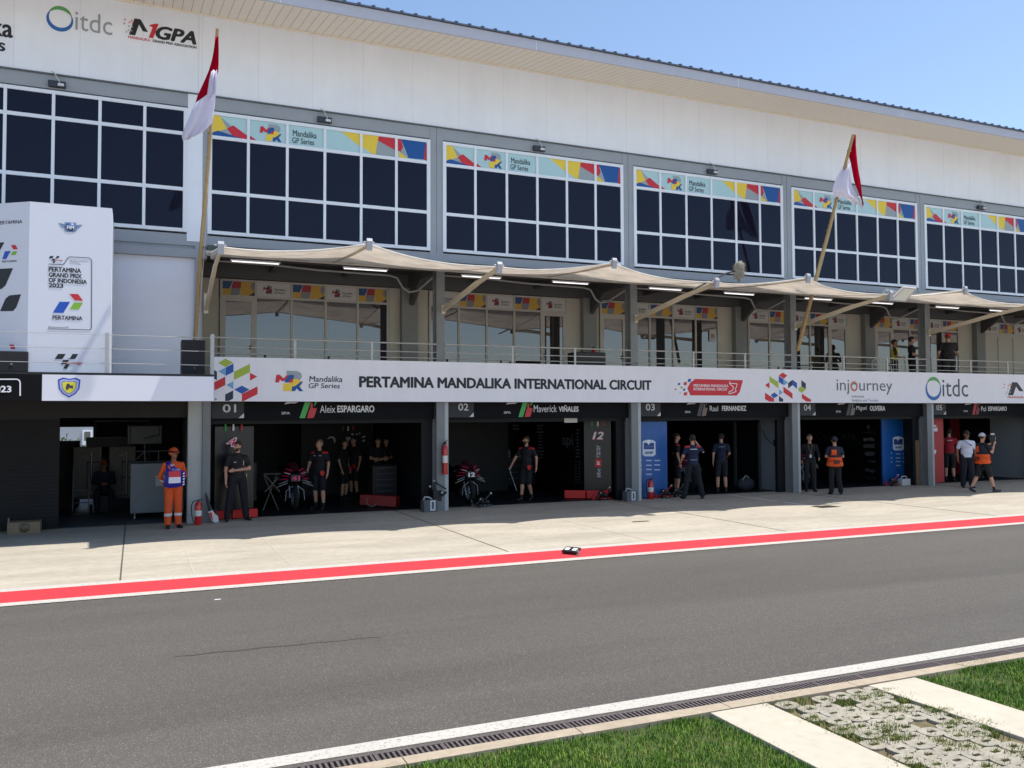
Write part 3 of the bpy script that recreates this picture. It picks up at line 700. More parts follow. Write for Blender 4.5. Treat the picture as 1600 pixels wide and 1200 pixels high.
inn = MB(); inn.box(-.2, 34.1, .62, 8.0, .003, .009); inn.build('garage_floor', FLOORIN, bld)
inn = MB(); inn.box(-9, -.48, .30, 8.0, .003, .008); inn.build('garage_floor', FLOOR0, bld)

# driver names over the garages
def sign(n, num, first, last, xa, xb, xc, ya, yb, sw, colr, numx):
    ys = .148; m1 = MB(); ptext(m1, num, *numx, ys, bold=.012)
    m1.build('garage_number', LET((200, 198, 196)), bld)
    m3 = MB(); xr = n * P + .74; m3.prism([(xr - .12, 2.36), (xr, 2.36), (xr, 2.47)], ys, ys + .002); m3.build('plate_corner', LET((200, 200, 200)), bld)
    ys = .156; m2 = MB(); ptext(m2, first, xa, ya, xb, yb, ys, bold=-.003); ptext(m2, last, xc[0], ya, xc[1], yb - .6, ys, bold=.03)
    m2.build('driver_name', LET((215, 213, 210)), bld)
    sx0, sx1 = sw; Xa, _ = at(sx0, ya, ys); Xb, _ = at(sx1, ya, ys); W = Xb - Xa
    m4 = MB(); m4.prism([(Xa, 2.35), (Xa + .3 * W, 2.35), (Xa + .62 * W, 2.735), (Xa + .30 * W, 2.735)], ys, ys + .003); m4.prism([(Xa + .8 * W, 2.62), (Xa + W, 2.735), (Xa + .86 * W, 2.735)], ys, ys + .003); m4.build('sign_swash', LET(colr[0]), bld)
    m5 = MB(); put_text(m5, 'RS', Xa + .4 * W, Xb - .05 * W, 2.36, 2.6, ys - .002, bold=.03, shear=.3) if 0 else m5.prism([(Xa + .42 * W, 2.345), (Xa + .8 * W, 2.36), (Xa + .98 * W, 2.58), (Xa + .72 * W, 2.6), (Xa + .75 * W, 2.70), (Xa + .62 * W, 2.72), (Xa + .6 * W, 2.58), (Xa + .52 * W, 2.52)], ys - .001, ys + .001)
    m5.build('sign_swash', LET(colr[1]), bld)
    m6 = MB(); put_text(m6, 'SPA' if n < 3 else 'POR', Xa - .42, Xa - .22, 2.44, 2.50, ys, bold=.02)
    m6.prism([(Xa - .36, 2.68), (Xa - .30, 2.735), (Xa - .02, 2.735), (Xa - .10, 2.70), (Xa - .2, 2.70)], ys, ys + .002)
    m6.build('sign_mark', LET((200, 200, 200)), bld)
sign(0, '01', 'Aleix', 'ESPARGARO', 500, 524, (527, 585), 633.5, 645, (468, 496), ((70, 165, 80), (190, 50, 55)), (348, 631.5, 369, 644.5))
sign(1, '02', 'Maverick', 'VIÑALES', 834, 870, (873, 904), 633, 644, (810, 833), ((70, 165, 80), (190, 50, 55)), (716, 630.5, 732, 641.5))
sign(2, '03', 'Raul', 'FERNANDEZ', 1109, 1122, (1128, 1166), 634, 642.5, (1089, 1106), ((70, 70, 76), (120, 100, 90)), (1009, 631, 1023, 641.5))
sign(3, '04', 'Miguel', 'OLIVEIRA', 1338, 1354, (1359, 1383), 634, 642.5, (1322, 1337), ((62, 62, 68), (110, 105, 90)), (1256, 632, 1267, 641.5))
sign(4, '05', 'Pol', 'ESPARGARO', 1533, 1540.5, (1544, 1573), 635, 642.5, (1519, 1531), ((170, 30, 40), (120, 25, 30)), (1463, 632.5, 1472, 641))

# ------------------------------------------------------------------ long white banner along the terrace edge
YB = -.12
ban = empty('banner', (0, YB, 2.75), 'long white banner with the circuit name in black capitals above the garages', 'banner')
ZB0, ZB1 = 2.742, 3.752
bm_ = MB(); bm_.box(0.01, WX1, YB, YB + .05, ZB0, ZB1); bm_.build('banner_sheet', BANNER, ban)
YT = YB - .004
def B(name, c, fn):
    m = MB(); fn(m); return m.build(name, LET(c), ban)
B('lettering', K_BLACK, lambda m: ptext(m, 'PERTAMINA MANDALIKA INTERNATIONAL CIRCUIT', 561, 587.5, 1018, 605.5, YT, bold=.042))
B('lettering', K_BLACK, lambda m: (ptext(m, 'Mandalika', 483, 587.5, 535, 596.5, YT, bold=.012, shear=.1), ptext(m, 'GP Series', 482, 598.5, 531, 606.5, YT, bold=.012, shear=.1)))
lg = MB(); X0, Z1 = at(430, 579, YT); X1, _ = at(474, 579, YT); _, Z0 = at(430, 611, YT)
mgr_logo(lg, X0, X1, Z0, Z1, YT); lg.build('logo', P_COL, ban)
# cube pattern, left end (photo pixels inside the 1200 px zoom of 330..430, 555..655)
def cubes(spec, ox, oy, s):
    for c, pts in spec:
        m = MB(); ppoly(m, [(ox + x / s, oy + y / s) for x, y in pts], YT); m.build('cube_pattern', LET(c), ban)
cubes([(K_LIME, [(130, 145), (265, 62), (410, 138), (275, 222)]), (K_BLUE, [(270, 232), (418, 155), (418, 312), (270, 388)]), (K_SKY, [(135, 300), (265, 232), (265, 380)]),
       (K_NAVY, [(18, 255), (108, 308), (108, 465), (56, 440), (56, 395), (18, 385)]), (K_RED, [(60, 505), (265, 402), (265, 560), (60, 662)]), (K_LIME, [(428, 310), (728, 160), (728, 318), (428, 465)]),
       (K_RED, [(728, 328), (862, 402), (728, 478)]), (K_SKY, [(285, 560), (415, 485), (415, 635)]), (K_BLUE, [(432, 645), (575, 570), (718, 645), (575, 725)]), (K_RED, [(575, 730), (870, 582), (870, 730), (608, 862), (575, 862)]),
       (K_NAVY, [(262, 735), (412, 660), (412, 812), (330, 858), (262, 858)]), (K_SKY, [(60, 795), (120, 825), (60, 855)])], 330, 555, 12)
# (zoom of 1030..1290, 570..640 at 6.154)
cubes([(K_LIME, [(1060, 110), (1145, 165), (1148, 228), (1062, 160)]), (K_RED, [(1150, 100), (1190, 75), (1232, 103), (1198, 135)]), (K_BLUE, [(1150, 105), (1195, 138), (1195, 195), (1150, 165)]), (K_SKY, [(1197, 140), (1240, 170), (1197, 200)]),
       (K_RED, [(1018, 195), (1060, 168), (1062, 228)]), (K_RED, [(1195, 210), (1282, 275), (1282, 328), (1195, 265)]), (K_NAVY, [(1240, 175), (1282, 145), (1282, 195), (1240, 228)]), (K_BLUE, [(1283, 145), (1325, 175), (1325, 232), (1283, 195)]),
       (K_NAVY, [(1368, 148), (1410, 180), (1410, 235), (1368, 205)]), (K_LIME, [(1340, 225), (1368, 207), (1410, 238), (1372, 270), (1340, 250)]), (K_RED, [(1372, 278), (1460, 335), (1460, 354), (1415, 354), (1372, 320)]),
       (K_RED, [(1018, 268), (1105, 325), (1105, 354), (1060, 354), (1018, 330)]), (K_BLUE, [(1072, 292), (1108, 265), (1145, 295), (1105, 322)]), (K_NAVY, [(1152, 300), (1192, 330), (1192, 354), (1152, 354)]), (K_SKY, [(1152, 235), (1190, 265), (1155, 292)])], 1030, 570, 6.154)
cubes([(K_RED, [(330, 150), (345, 136), (806, 148), (775, 260), (745, 296), (300, 294), (270, 225), (300, 170)]), (K_BLUE, [(280, 135), (308, 135), (300, 165), (272, 165)]), (K_RED, [(238, 166), (268, 166), (262, 196), (234, 196)]),
       (K_BLUE, [(182, 174), (204, 174), (200, 196), (178, 196)]), (K_LIME, [(206, 208), (228, 208), (224, 228), (203, 228)]), (K_BLUE, [(232, 228), (252, 228), (248, 250), (228, 250)]), (K_RED, [(152, 230), (168, 230), (164, 243), (150, 243)]), (K_RED, [(240, 264), (272, 264), (266, 294), (234, 294)]),
       ((190, 190, 165), [(196, 262), (212, 262), (208, 276), (194, 276)])], 1030, 570, 6.154)
B('lettering', K_WHITE, lambda m: (put_text(m, 'PERTAMINA MANDALIKA', *[at(1083.5, 600, YT)[0], at(1138, 600, YT)[0]], at(1084, 604.5, YT)[1], at(1084, 600.2, YT)[1], YT - .003, bold=.02), put_text(m, 'INTERNATIONAL CIRCUIT', *[at(1083.5, 600, YT)[0], at(1136.5, 600, YT)[0]], at(1084, 610, YT)[1], at(1084, 605.7, YT)[1], YT - .003, bold=.02)))
def track(m):
    pts = [(680, 158), (674, 178), (748, 182), (742, 215), (730, 230), (740, 255), (700, 272), (668, 278), (672, 258), (705, 245), (715, 215), (690, 195), (676, 180)]
    q = [at(1030 + x / 6.154, 570 + y / 6.154, YT) for x, y in pts]
    for a, b in zip(q[:-1], q[1:]): m.bar((a[0], YT - .003, a[1]), (b[0], YT - .003, b[1]), .022, .003, (0, 1, 0))
B('logo', K_WHITE, track)
B('lettering', (86, 90, 98), lambda m: (ptext(m, 'injourney', 1307, 593, 1394, 616, YT, bold=-.008), ptext(m, 'Indonesia', 1331, 617, 1350, 621, YT), ptext(m, 'Aviation and Tourism', 1331, 623, 1372, 627.5, YT)))
def ring(m): 
    X, Z = at(1334.5, 603.5, YT); m.lathe([(.115, -.004), (.16, -.004), (.16, -.001), (.115, -.001), (.115, -.004)], (X, YT, Z), 16, 'y')
B('logo', (225, 140, 110), ring)
X0, Z1 = at(1447, 591, YT); X1, Z0 = at(1513, 626, YT); itdc(X0, X1, Z0 - .02, Z1, YT, ban, 0)
X0, Z1 = at(1566, 597, YT); _, Z0 = at(1566, 624, YT); wall_logo_mgpa(X0, X0 + 3.2, Z0, Z1, YT, ban)
for o in [c for c in ban.children if c.name.startswith('wall_lettering')]: o.name = 'lettering'

# ------------------------------------------------------------------ canopy over the terrace
can = empty('canopy', (0, -.05, 6.0), 'scalloped cream fabric canopy over the terrace on white outrigger arms', 'canopy')
P2 = P / 2; YF = -3.62
def frontz(k): return 5.60 if k % 2 == 0 else 5.88
K0, K1 = 0, 12
XC0 = -.12
N = 12; rows = 10
fb = MB(); vs = []; cols_ = []
def cz(kf):       # k as float along the corners
    k = int(math.floor(kf)); t = kf - k; s = t
    return (1 - s) * frontz(k) + s * frontz(k + 1)
for k in range(K0, K1):
    for i in range(N if k < K1 - 1 else N + 1):
        t = i / N; kf = k + t; sag = 4 * t * (1 - t)
        yf = YF + .36 * sag
        x = XC0 + kf * P2; zf = cz(kf) - .05 * sag
        row = []
        for r_ in range(rows + 1):
            u = r_ / rows
            y = -.16 + (yf + .16) * u
            z = 6.075 + (zf - 6.075) * u - .05 * math.sin(PI * u) * (.4 + .6 * sag)
            row.append((x, y, z))
        cols_.append(row)
vs = [v for row in cols_ for v in row]; m_ = rows + 1
fs = [(a * m_ + b, (a + 1) * m_ + b, (a + 1) * m_ + b + 1, a * m_ + b + 1) for a in range(len(cols_) - 1) for b in range(rows)]
fb.add(vs, fs, True); fo = fb.build('fabric', CANOPY, can)
sm = fo.modifiers.new('thick', 'SOLIDIFY'); sm.thickness = .006
hem = MB(); hem.tube([row[-1] for row in cols_], .022, 6); 
for k in range(K0, K1 + 1): 
    i = min(k * N, len(cols_) - 1); hem.tube([cols_[i][0], cols_[i][rows // 2], cols_[i][-1]], .02, 6)
hem.build('hem', CANOPY, can)
vb = MB()
for a, b in zip(cols_[:-1], cols_[1:]): vb.add([(a[0][0], -.2, a[0][2] + .02), (b[0][0], -.2, b[0][2] + .02), (b[0][0], -.2, 6.03), (a[0][0], -.2, 6.03)], [(0, 1, 2, 3)])
vb.build('rear_valance', CANOPY, can)
bm2 = MB(); bm2.box(-.15, K1 * P2, -.15, .01, 6.085, 6.16); bm2.build('rear_beam', CREAM_STEEL, can)
for k in range(K0, K1 + 1):
    x = XC0 + k * P2; zt = frontz(k)
    a = MB()
    if k % 2 == 0:
        xb = k * P2 - .14 if k else XC0
        a.bar((xb, -.02, 5.08 if k else 4.86), (x, -2.35, zt - .16), .07, .11); a.bar((x, -2.30, zt - .17), (x, -3.54, zt - .03), .05, .10)
        a.box(xb - .05, xb + .05, -.03, -.001, 4.98 if k else 4.74, 5.2)
    else:
        a.bar((x, -.16, 6.10), (x, -2.3, 5.93), .05, .08); a.bar((x, -2.3, 5.93), (x, -3.54, zt - .02), .04, .07)
    a.build('arm', CREAM_STEEL, can)
    pl = MB(); pl.prismx([(-3.66, zt - .14), (-3.69, zt + .05), (-3.66, zt + .11), (-3.62, zt + .11), (-3.60, zt + .05), (-3.61, zt - .12)], x - .055, x + .055)
    pl.tube([(x - .12, -3.64, zt + .03), (x + .10, -3.64, zt + .03)], .018, 6)
    if k == 0:
        for q in range(5): pl.box(x - .02, x + .06, -3.3 + q * .42, -3.12 + q * .42, zt - .02 + q * .04, zt + .07 + q * .04)
    pl.build('bracket_plate', mat('pale_plate', (168, 170, 176), .4), can)

# ------------------------------------------------------------------ railings
RAIL = mat('grey_railing', (172, 172, 170), .45, metal=.3)
rl = empty('terrace_railing', (0, -.03, 3.2), 'thin grey metal railing along the terrace above the long banner', 'railing')
for n in range(0, ND):
    xa, xb = (n * P - .1 if n else .0), (n + 1) * P - .33
    m = MB()
    for z, r_ in ((4.2, .022), (3.99, .014), (3.84, .014)): m.tube([(xa, -.02, z), (xb, -.02, z)], r_, 6)
    m.build('rail', RAIL, rl)
    for xp in ((xa + .0 if n == 0 else xa + .0), xa + 1.87, xa + 3.72):
        if xp == xa and n: continue
        m = MB(); m.box(xp - .03, xp + .03, -.035, -.005, 3.2, 4.22); m.build('post', RAIL, rl)
YD = -2.45
wr = empty('wire_fence', (-2.1, YD + .1, 3.23), 'low wire fence of steel posts on the podium deck at the left', 'railing')
for xp in (-6.6, -2.085, -.16):
    m = MB(); m.box(xp - .035, xp + .035, YD + .06, YD + .11, 3.23, 4.02 if xp < -1 else 4.06); m.build('post', RAIL, wr)
m = MB()
for z in (3.98, 3.71, 3.43):
    m.tube([(-6.6, YD + .085, z), (-.16, YD + .085, z)], .006, 5)
    m.tube([(-.75, YD + .085, z), (-.42, YD + .085, z - .003)], .012, 5)
m.build('wire', RAIL, wr)

# ------------------------------------------------------------------ podium deck, its banners and the white podium block
dk = MB(); dk.box(-12, -.14, YD + .03, .3, 2.74, 3.22)
tag(dk.build('podium_deck', mat('deck_edge', (30, 32, 38), .6)), 'dark projecting podium deck over the left garages', 'deck')
dk = MB(); dk.box(-12.02, -.14, YD - .02, YD + .03, 3.196, 3.24); o = dk.build('deck_trim', BLACK); o.parent = bpy.data.objects['podium_deck']
b1 = empty('banner', (-1.7, YD, 2.7), 'short white banner with a blue and yellow shield crest on the podium deck edge', 'banner')
m = MB(); m.box(-3.165, -.14, YD - .03, YD + .028, 2.705, 3.195); m.build('banner_sheet', mat('banner_white', (226, 226, 234), .45), b1)
ys = YD - .034
def shield(s): 
    cx, _ = at(108, 605, ys); zt = at(108, 590, ys)[1]; zb = at(108, 621.5, ys)[1]; h = zt - zb; w = .19 * s
    base = [(-1, .9), (-.55, 1.0), (0, .94), (.55, 1.0), (1, .9), (.92, .45), (.6, .2), (0, 0), (-.6, .2), (-.92, .45)]
    zc = zb + h * .52
    return [(cx + a * w, zc + (zb + b * h - zc) * s) for a, b in base]
for i, (s_, c) in enumerate(((1, (40, 60, 170)), (.86, (170, 180, 215)), (.66, (60, 80, 180)), (.60, (225, 215, 60)))):
    m = MB(); m.prism(shield(s_), ys - .002 * i, ys + .001 - .002 * i + .001); m.build('crest', LET(c), b1)
m = MB(); X, Z = at(108, 605, ys); 
m.prism([(X - .055, Z + .0), (X - .04, Z + .06), (X, Z + .07), (X + .02, Z + .03), (X + .06, Z + .04), (X + .07, Z - .03), (X + .04, Z - .02), (X, Z - .01), (X - .02, Z - .05), (X - .05, Z - .05)], ys - .009, ys - .007); m.build('crest', LET((60, 60, 66)), b1)
b2 = empty('banner', (-4.6, YD, 2.7), 'black banner with white year digits in a rounded outline at the far left', 'banner')
m = MB(); m.box(-12, -3.17, YD - .03, YD + .028, 2.705, 3.195); m.build('banner_sheet', BLACK_SIGN, b2)
m = MB(); ptext(m, '2023', -17, 602.5, 18, 613, ys, bold=.03); 
q = [at(x, y, ys) for x, y in ((-120, 592.5), (26, 592.5), (30, 594), (31.5, 598), (31.5, 618.5))]
for a, b in zip(q[:-1], q[1:]): m.bar((a[0], ys, a[1]), (b[0], ys, b[1]), .022, .003, (0, 1, 0))
m.build('lettering', LET(K_WHITE), b2)

BLK = mat('podium_white', (216, 219, 228), .5, noise=.02)
yb = -2.12
blk = empty('podium_backdrop', (-2.7, yb, 3.24), 'tall white podium backdrop block with sponsor logos on the deck at the left', 'backdrop')
m = MB(); m.prismz([(-3.45, yb), (-2.03, yb), (-2.03, -.4), (-6.4, -.4), (-6.4, yb + 1.1), (-4.75, yb + .95)], 3.24, 6.50); m.build('backdrop_body', BLK, blk)
yl = yb - .004
def K(c, fn, name='logo'):
    m = MB(); fn(m); m.build(name, LET(c), blk)
for t_, y0, x1, y1 in (('PERTAMINA', 416.5, 127, 424), ('GRAND PRIX', 425.5, 128, 432.5), ('OF INDONESIA', 434, 136, 441), ('2023', 442, 99, 449)): K(K_BLACK, lambda m: ptext(m, t_, 76, y0, x1, y1, yl, bold=.035), 'lettering')
K(K_BLACK, lambda m: (ptext(m, 'PERTAMINA', 82, 492.5, 129, 499, yl, bold=.03), ptext(m, '#IndonesianGP', 75, 509.5, 107, 512.5, yl)), 'lettering')
def para(m, pts): ppoly(m, pts, yl)
K(K_RED, lambda m: para(m, [(108.5, 459), (122, 459.5), (130, 470), (117, 469.5)]))
K((25, 80, 180), lambda m: para(m, [(93, 471.5), (109.5, 471.5), (99, 489), (82.5, 488.5)]))
K((130, 180, 50), lambda m: para(m, [(115.5, 473), (129.5, 473), (123, 483.5), (109, 483)]))
def frame(m):
    q = [at(x, y, yl) for x, y in ((76, 412.5), (98, 413.5), (101, 411), (105, 404), (109, 401.3), (139, 403), (142, 405), (143.5, 408), (143, 512), (141, 515.5), (75, 513.7))]
    for a, b in zip(q[:-1], q[1:]): m.bar((a[0], yl, a[1]), (b[0], yl, b[1]), .012, .003, (0, 1, 0))
K((60, 62, 70), frame)
def moto(m, ox, oy, s):
    for pl in ([(0, 6), (4, 0), (13, 0), (9, 6)], [(18, 5), (21, 0), (28, 0), (24, 6), (14, 6)], [(7, 12), (10, 7), (17, 7), (14, 12)], [(10, 17), (13, 12), (18, 12), (14, 18)]): para(m, [(ox + x * s, oy + y * s) for x, y in pl])
K(K_BLACK, lambda m: moto(m, 76, 400, .62)); K(K_BLACK, lambda m: moto(m, 85.5, 553, 1.32))
K(K_RED, lambda m: (ptext(m, 'motogp', 103, 565, 129, 570, yl, bold=.02, shear=.3), ptext(m, 'motogp', 86, 405.5, 98, 408, yl, bold=.02, shear=.3)), 'lettering')
K((120, 140, 170), lambda m: (para(m, [(91, 348), (101, 350), (101, 356), (97, 356)]), para(m, [(129, 351), (119, 351.5), (119, 357.5), (123, 357)]), para(m, [(101, 347), (119, 348), (120, 360), (117, 363), (102, 362), (100, 358)])))
K((50, 80, 130), lambda m: m.lathe([(0, -.003), (.085, -.003), (.085, 0)], (at(110, 354.8, yl)[0], yl, at(110, 354.8, yl)[1]), 16, 'y'))
K(K_WHITE, lambda m: put_text(m, 'FIM', at(104.5, 355, yl)[0], at(116, 355, yl)[0], at(104, 357.7, yl)[1], at(104, 352.3, yl)[1], yl - .005, bold=.03), 'lettering')
K((60, 62, 70), lambda m: [ptext(m, t_, 109, y0, x1, y0 + 1.6, yl) for t_, y0, x1 in (('PERTAMINA MANDALIKA', 406.8, 137), ('CIRCUIT', 409.2, 124), ('13 - 15 OCTOBER', 411.4, 126))], 'lettering')
# slanted left face of the block: marks laid along it
dx_, dy_ = (-4.75 + 3.45), .95; ll = math.hypot(dx_, dy_)
def slant(m, pts):      # pts (distance from the corner, z)
    n_ = Vector((dy_, -dx_ * -1 * -1, 0)); n_ = Vector((-dy_ * -1, 0, 0))
    vs = []
    for d, z in pts: vs.append((-3.45 + dx_ * d / ll - .004 * dy_ / ll, yb + dy_ * d / ll - .004 * abs(dx_) / ll, z))
    m.add(vs, [tuple(range(len(vs)))])
def SP(c, polys):
    m = MB()
    for p_ in polys: slant(m, p_)
    m.build('logo', LET(c), blk)
def sx(x): return (45 - x) * .0145
def sz_(y): return 3.25 + (584 - y) * .01235
Q = lambda pts: [(sx(x), sz_(y)) for x, y in pts]
SP(K_BLACK, [Q([(21, 423), (-20, 423), (-30, 455), (4, 454.5), (10, 449)]), Q([(34, 464), (16, 465), (10, 470), (2, 489), (22, 489.5), (27, 484)]), Q([(7, 382), (-20, 382), (-25, 402), (-3, 400)])])
SP(K_RED, [Q([(17, 387), (24, 387), (28, 394), (21, 394)]), Q([(17, 541), (24, 541), (27, 548), (20, 548)])]); SP((25, 80, 180), [Q([(8, 396), (17, 396), (10, 408.5), (4, 408)])]); SP((130, 180, 50), [Q([(20, 397), (27.5, 397), (24, 403), (17, 402)])])
def stext(body, x0, y0, x1, y1, c):
    vs, fs = text_geo(body, .01); a = np.array(vs); lo, hi = a.min(0), a.max(0); m = MB(); out = []
    for v in a:
        u = (v[0] - lo[0]) / (hi[0] - lo[0]); t_ = (v[1] - lo[1]) / (hi[1] - lo[1]); d = sx(x0) + (sx(x1) - sx(x0)) * u; z = sz_(y1) + (sz_(y0) - sz_(y1)) * t_; d += v[2] * .001
        out.append((-3.45 + dx_ * d / ll - .004 * dy_ / ll, yb + dy_ * d / ll - .004 * abs(dx_) / ll, z))
    m.add(out, fs); m.build('lettering', LET(c), blk)
stext('PERTAMINA', -4, 348.5, 34, 354, (60, 62, 70)); stext('PERTAMINA', 4, 410.5, 27, 413.5, K_BLACK)
# ------------------------------------------------------------------ flag poles
BAMB = mat('bamboo_pole', (168, 142, 96), .6, noise=.25, nscale=14)
def flagpole(base, top, r, label, cloth):
    e = empty('flagpole', base, label, 'flagpole')
    m = MB(); b = Vector(base); t = Vector(top); m.tube([b.lerp(t, i / 14) + Vector((math.sin(i * .9) * .008, 0, 0)) for i in range(15)], r, 8, r * .7)
    for i in range(1, 14): 
        p = b.lerp(t, i / 14); d = (t - b).normalized(); m.tube([p - d * .012, p + d * .012], r * 1.15, 8)
    m.build('pole', BAMB, e)
    m = MB(); m.tube([b.lerp(t, .05) + Vector((.07, 0, 0)), b.lerp(t, .5) + Vector((.06, -.02, 0)), b.lerp(t, .97) + Vector((.03, 0, 0))], .006, 5); m.build('rope', LET((200, 195, 185)), e)
    (rv, rf), (wv, wf) = cloth
    m = MB(); m.m = 0; m.add(rv, rf, True); m.m = 1; m.add(wv, wf, True); f = m.build('flag', [FLAG_RED, FLAG_WHITE], e)
    s_ = f.modifiers.new('t', 'SOLIDIFY'); s_.thickness = .003
    return e
def onplane(px, py, Y):
    x, z = at(px, py, Y); return Vector((x, Y, z))
def cloth_grid(rowsA, nfold, amp, Yb, seed):
    """rows: list of (left px, right px, y px, y px right); hanging limp cloth between these edges with folds in depth"""
    vs = []; N = 14
    for i, (xl, yl_, xr, yr) in enumerate(rowsA):
        a = onplane(xl, yl_, Yb(i)); b = onplane(xr, yr, Yb(i)); 
        for j in range(N + 1):
            u = j / N; p = a.lerp(b, u); p.y += math.sin(u * nfold * PI * 2 + seed + i * .25) * amp; vs.append(tuple(p))
    n1 = N + 1; fs = [(i * n1 + j, i * n1 + j + 1, (i + 1) * n1 + j + 1, (i + 1) * n1 + j) for i in range(len(rowsA) - 1) for j in range(N)]
    return vs, fs
red = cloth_grid([(337, 57, 341, 57), (334, 80, 341.5, 80), (331, 95, 341.5, 97), (327, 108, 341, 111), (322, 120, 338, 121), (316, 133, 330, 133), (309, 148, 325, 147), (305, 161, 309, 159)], .7, .04, lambda i: -3.02 + i * .02, 0)
white = cloth_grid([(330.5, 110, 338.5, 110), (327.5, 122, 338.5, 124), (324, 146, 338, 142), (306, 159, 336, 157), (300, 172, 335, 169), (294, 187, 333, 183), (288, 200, 331, 194), (284, 212, 318, 206), (286, 221, 302, 214)], 1.5, .05, lambda i: -3.09 + i * .02, 1)
flagpole((-.40, -.12, 3.6), (-.16, -2.95, 10.08), .042, 'bamboo flagpole with limp red and white flag leaning out at the left of the canopy', (red, white))
red = cloth_grid([(1333, 211, 1337, 211), (1330, 225, 1339, 225), (1326.5, 240, 1340.5, 240), (1330, 254, 1342, 254), (1332, 268, 1344, 268), (1334, 282, 1346.5, 282), (1340, 300, 1348.5, 302), (1347, 318, 1350.5, 322)], .8, .05, lambda i: -2.45 + i * .03, 2)
white = cloth_grid([(1322, 258, 1329.5, 254), (1313, 268, 1330, 268), (1306, 282, 1332, 282), (1303, 294, 1335, 292), (1303, 306, 1341, 302), (1325, 309, 1344, 312), (1338, 318, 1350, 326)], 1.2, .06, lambda i: -2.4 + i * .03, 0)
flagpole((16.62, -.50, 4.3), (16.80, -2.66, 10.23), .055, 'weathered flagpole with red and white flag leaning outward through the canopy at the right', (red, white))

# ------------------------------------------------------------------ small fixtures
TUBE = mat('lit_tube', (255, 255, 255), .5, emit=.75)
for n in range(0, 6):
    for k, (a, b) in enumerate(((.42, 1.55), (3.05, 4.18))):
        x0 = n * P + a; e = empty('tube_light', (x0 + .56, -.0, 6.0), 'lit fluorescent batten under the terrace ceiling in %s bay from the left, %s one' % (['first', 'second', 'third', 'fourth', 'fifth', 'sixth'][n], ['left', 'right'][k]), 'ceiling light', 'fluorescent lights under the terrace ceiling')
        MB().box(x0, x0 + 1.13, .17, .23, 6.025, 6.06).build('housing', WFRAME, e)
        MB().tube([(x0 + .03, .20, 6.015), (x0 + 1.1, .20, 6.015)], .016, 8).build('tube', TUBE, e)
for n in range(0, 5):
    x0 = n * P
    m = MB(); m.tube([(x0 + .1, .9, 6.12), (x0 + 1.6, .9, 6.10), (x0 + 2.6, .9, 6.05), (x0 + 4.4, .9, 6.03), (x0 + 4.62, .9, 5.98), (x0 + 4.78, .9, 5.72), (x0 + 4.95, .9, 5.62), (x0 + 5.15, .8, 5.66), (x0 + 5.36, .2, 5.92)], .028, 8)
    tag(m.build('pipe', mat('grey_conduit', (150, 150, 148), .5)), 'grey conduit pipe bending below the terrace ceiling in %s bay from the left' % ['first', 'second', 'third', 'fourth', 'fifth'][n], 'pipe', 'conduit pipes under the terrace ceiling')
DEV = mat('dark_device', (50, 54, 66), .5)
for i, px in enumerate((88, 507, 842, 1112, None, 1530)):
    if px is None: continue
    x = at(px, 200, .1)[0]; e = empty('window_floodlight', (x, .12, 9.6), 'small dark floodlight with a cable on the beam above the %s window' % ['first', 'second', 'third', 'fourth', '', 'sixth'][i], 'floodlight', 'small floodlights above the upper windows')
    MB().box(x - .17, x + .17, .06, .14, 9.53, 9.66).build('housing', DEV, e)
    MB().box(x + .02, x + .14, .02, .06, 9.55, 9.60).build('lamp', LET((210, 210, 215)), e)
    MB().tube([(x - .1, .10, 9.86), (x - .04, .02, 9.80), (x + .02, .0, 9.68), (x + .06, .03, 9.62)], .012, 6).build('cable', LET((190, 190, 185)), e)
# large floodlight on an arm, tilted
e = empty('floodlight', (17.5, -3.6, 5.4), 'large flat rectangular floodlight tilted over the canopy edge', 'floodlight')
fl = MB(); A = [onplane(x, y, -3.6) for x, y in ((1413, 449), (1433, 451), (1414, 472), (1391, 470))]
nrm = Vector((-.3, -.8, -.5)).normalized() * .09
fl.add([*A, *[a - nrm for a in A]], [(0, 1, 2, 3), (7, 6, 5, 4), (0, 4, 5, 1), (1, 5, 6, 2), (2, 6, 7, 3), (3, 7, 4, 0)])
fl.build('housing', mat('lamp_housing', (150, 142, 134), .5), e)
c_ = sum(A, Vector()) / 4; G = [c_ + (a - c_) * .85 + nrm * .04 for a in A]
MB().add(G, [(0, 1, 2, 3)]).build('lens', mat('lamp_lens', (196, 184, 160), .4), e)
a = onplane(1380, 455, -3.5); b = onplane(1391, 471, -3.6)
MB().bar(a, b, .05, .03).bar(onplane(1383, 452, -3.5), onplane(1408, 458, -3.5), .05, .05).build('bracket', mat('pale_plate', (168, 170, 176)), e)
# boom microphone with a fluffy windshield
e = empty('boom_microphone', tuple(onplane(1083, 452, -3.5)), 'black boom pole with a grey fluffy microphone cover above the canopy', 'microphone')
MB().tube([onplane(1083, 452, -3.5), onplane(1135, 427, -3.5), onplane(1150, 423, -3.6)], .022, 8).build('pole', BLACK, e)
MIC = mat('grey_fur', (150, 144, 128), .95, noise=.4, nscale=14)
a = onplane(1156, 408, -3.6); b = onplane(1154, 437, -3.6); mic = MB(); pts = [a.lerp(b, t) for t in np.linspace(0, 1, 9)]
vs = []; nn = 16
for i, t in enumerate(np.linspace(0, 1, 9)):
    r = .12 * (max(0.02, 1 - (2 * t - 1) ** 4)) ** .5
    for j_ in range(nn):
        a_ = 2 * PI * j_ / nn; rr = r * random.uniform(.9, 1.15); vs.append(pts[i] + Vector((math.cos(a_) * rr, math.sin(a_) * rr, 0)))
mic.add(vs, [(i * nn + q, i * nn + (q + 1) % nn, (i + 1) * nn + (q + 1) % nn, (i + 1) * nn + q) for i in range(8) for q in range(nn)], True)
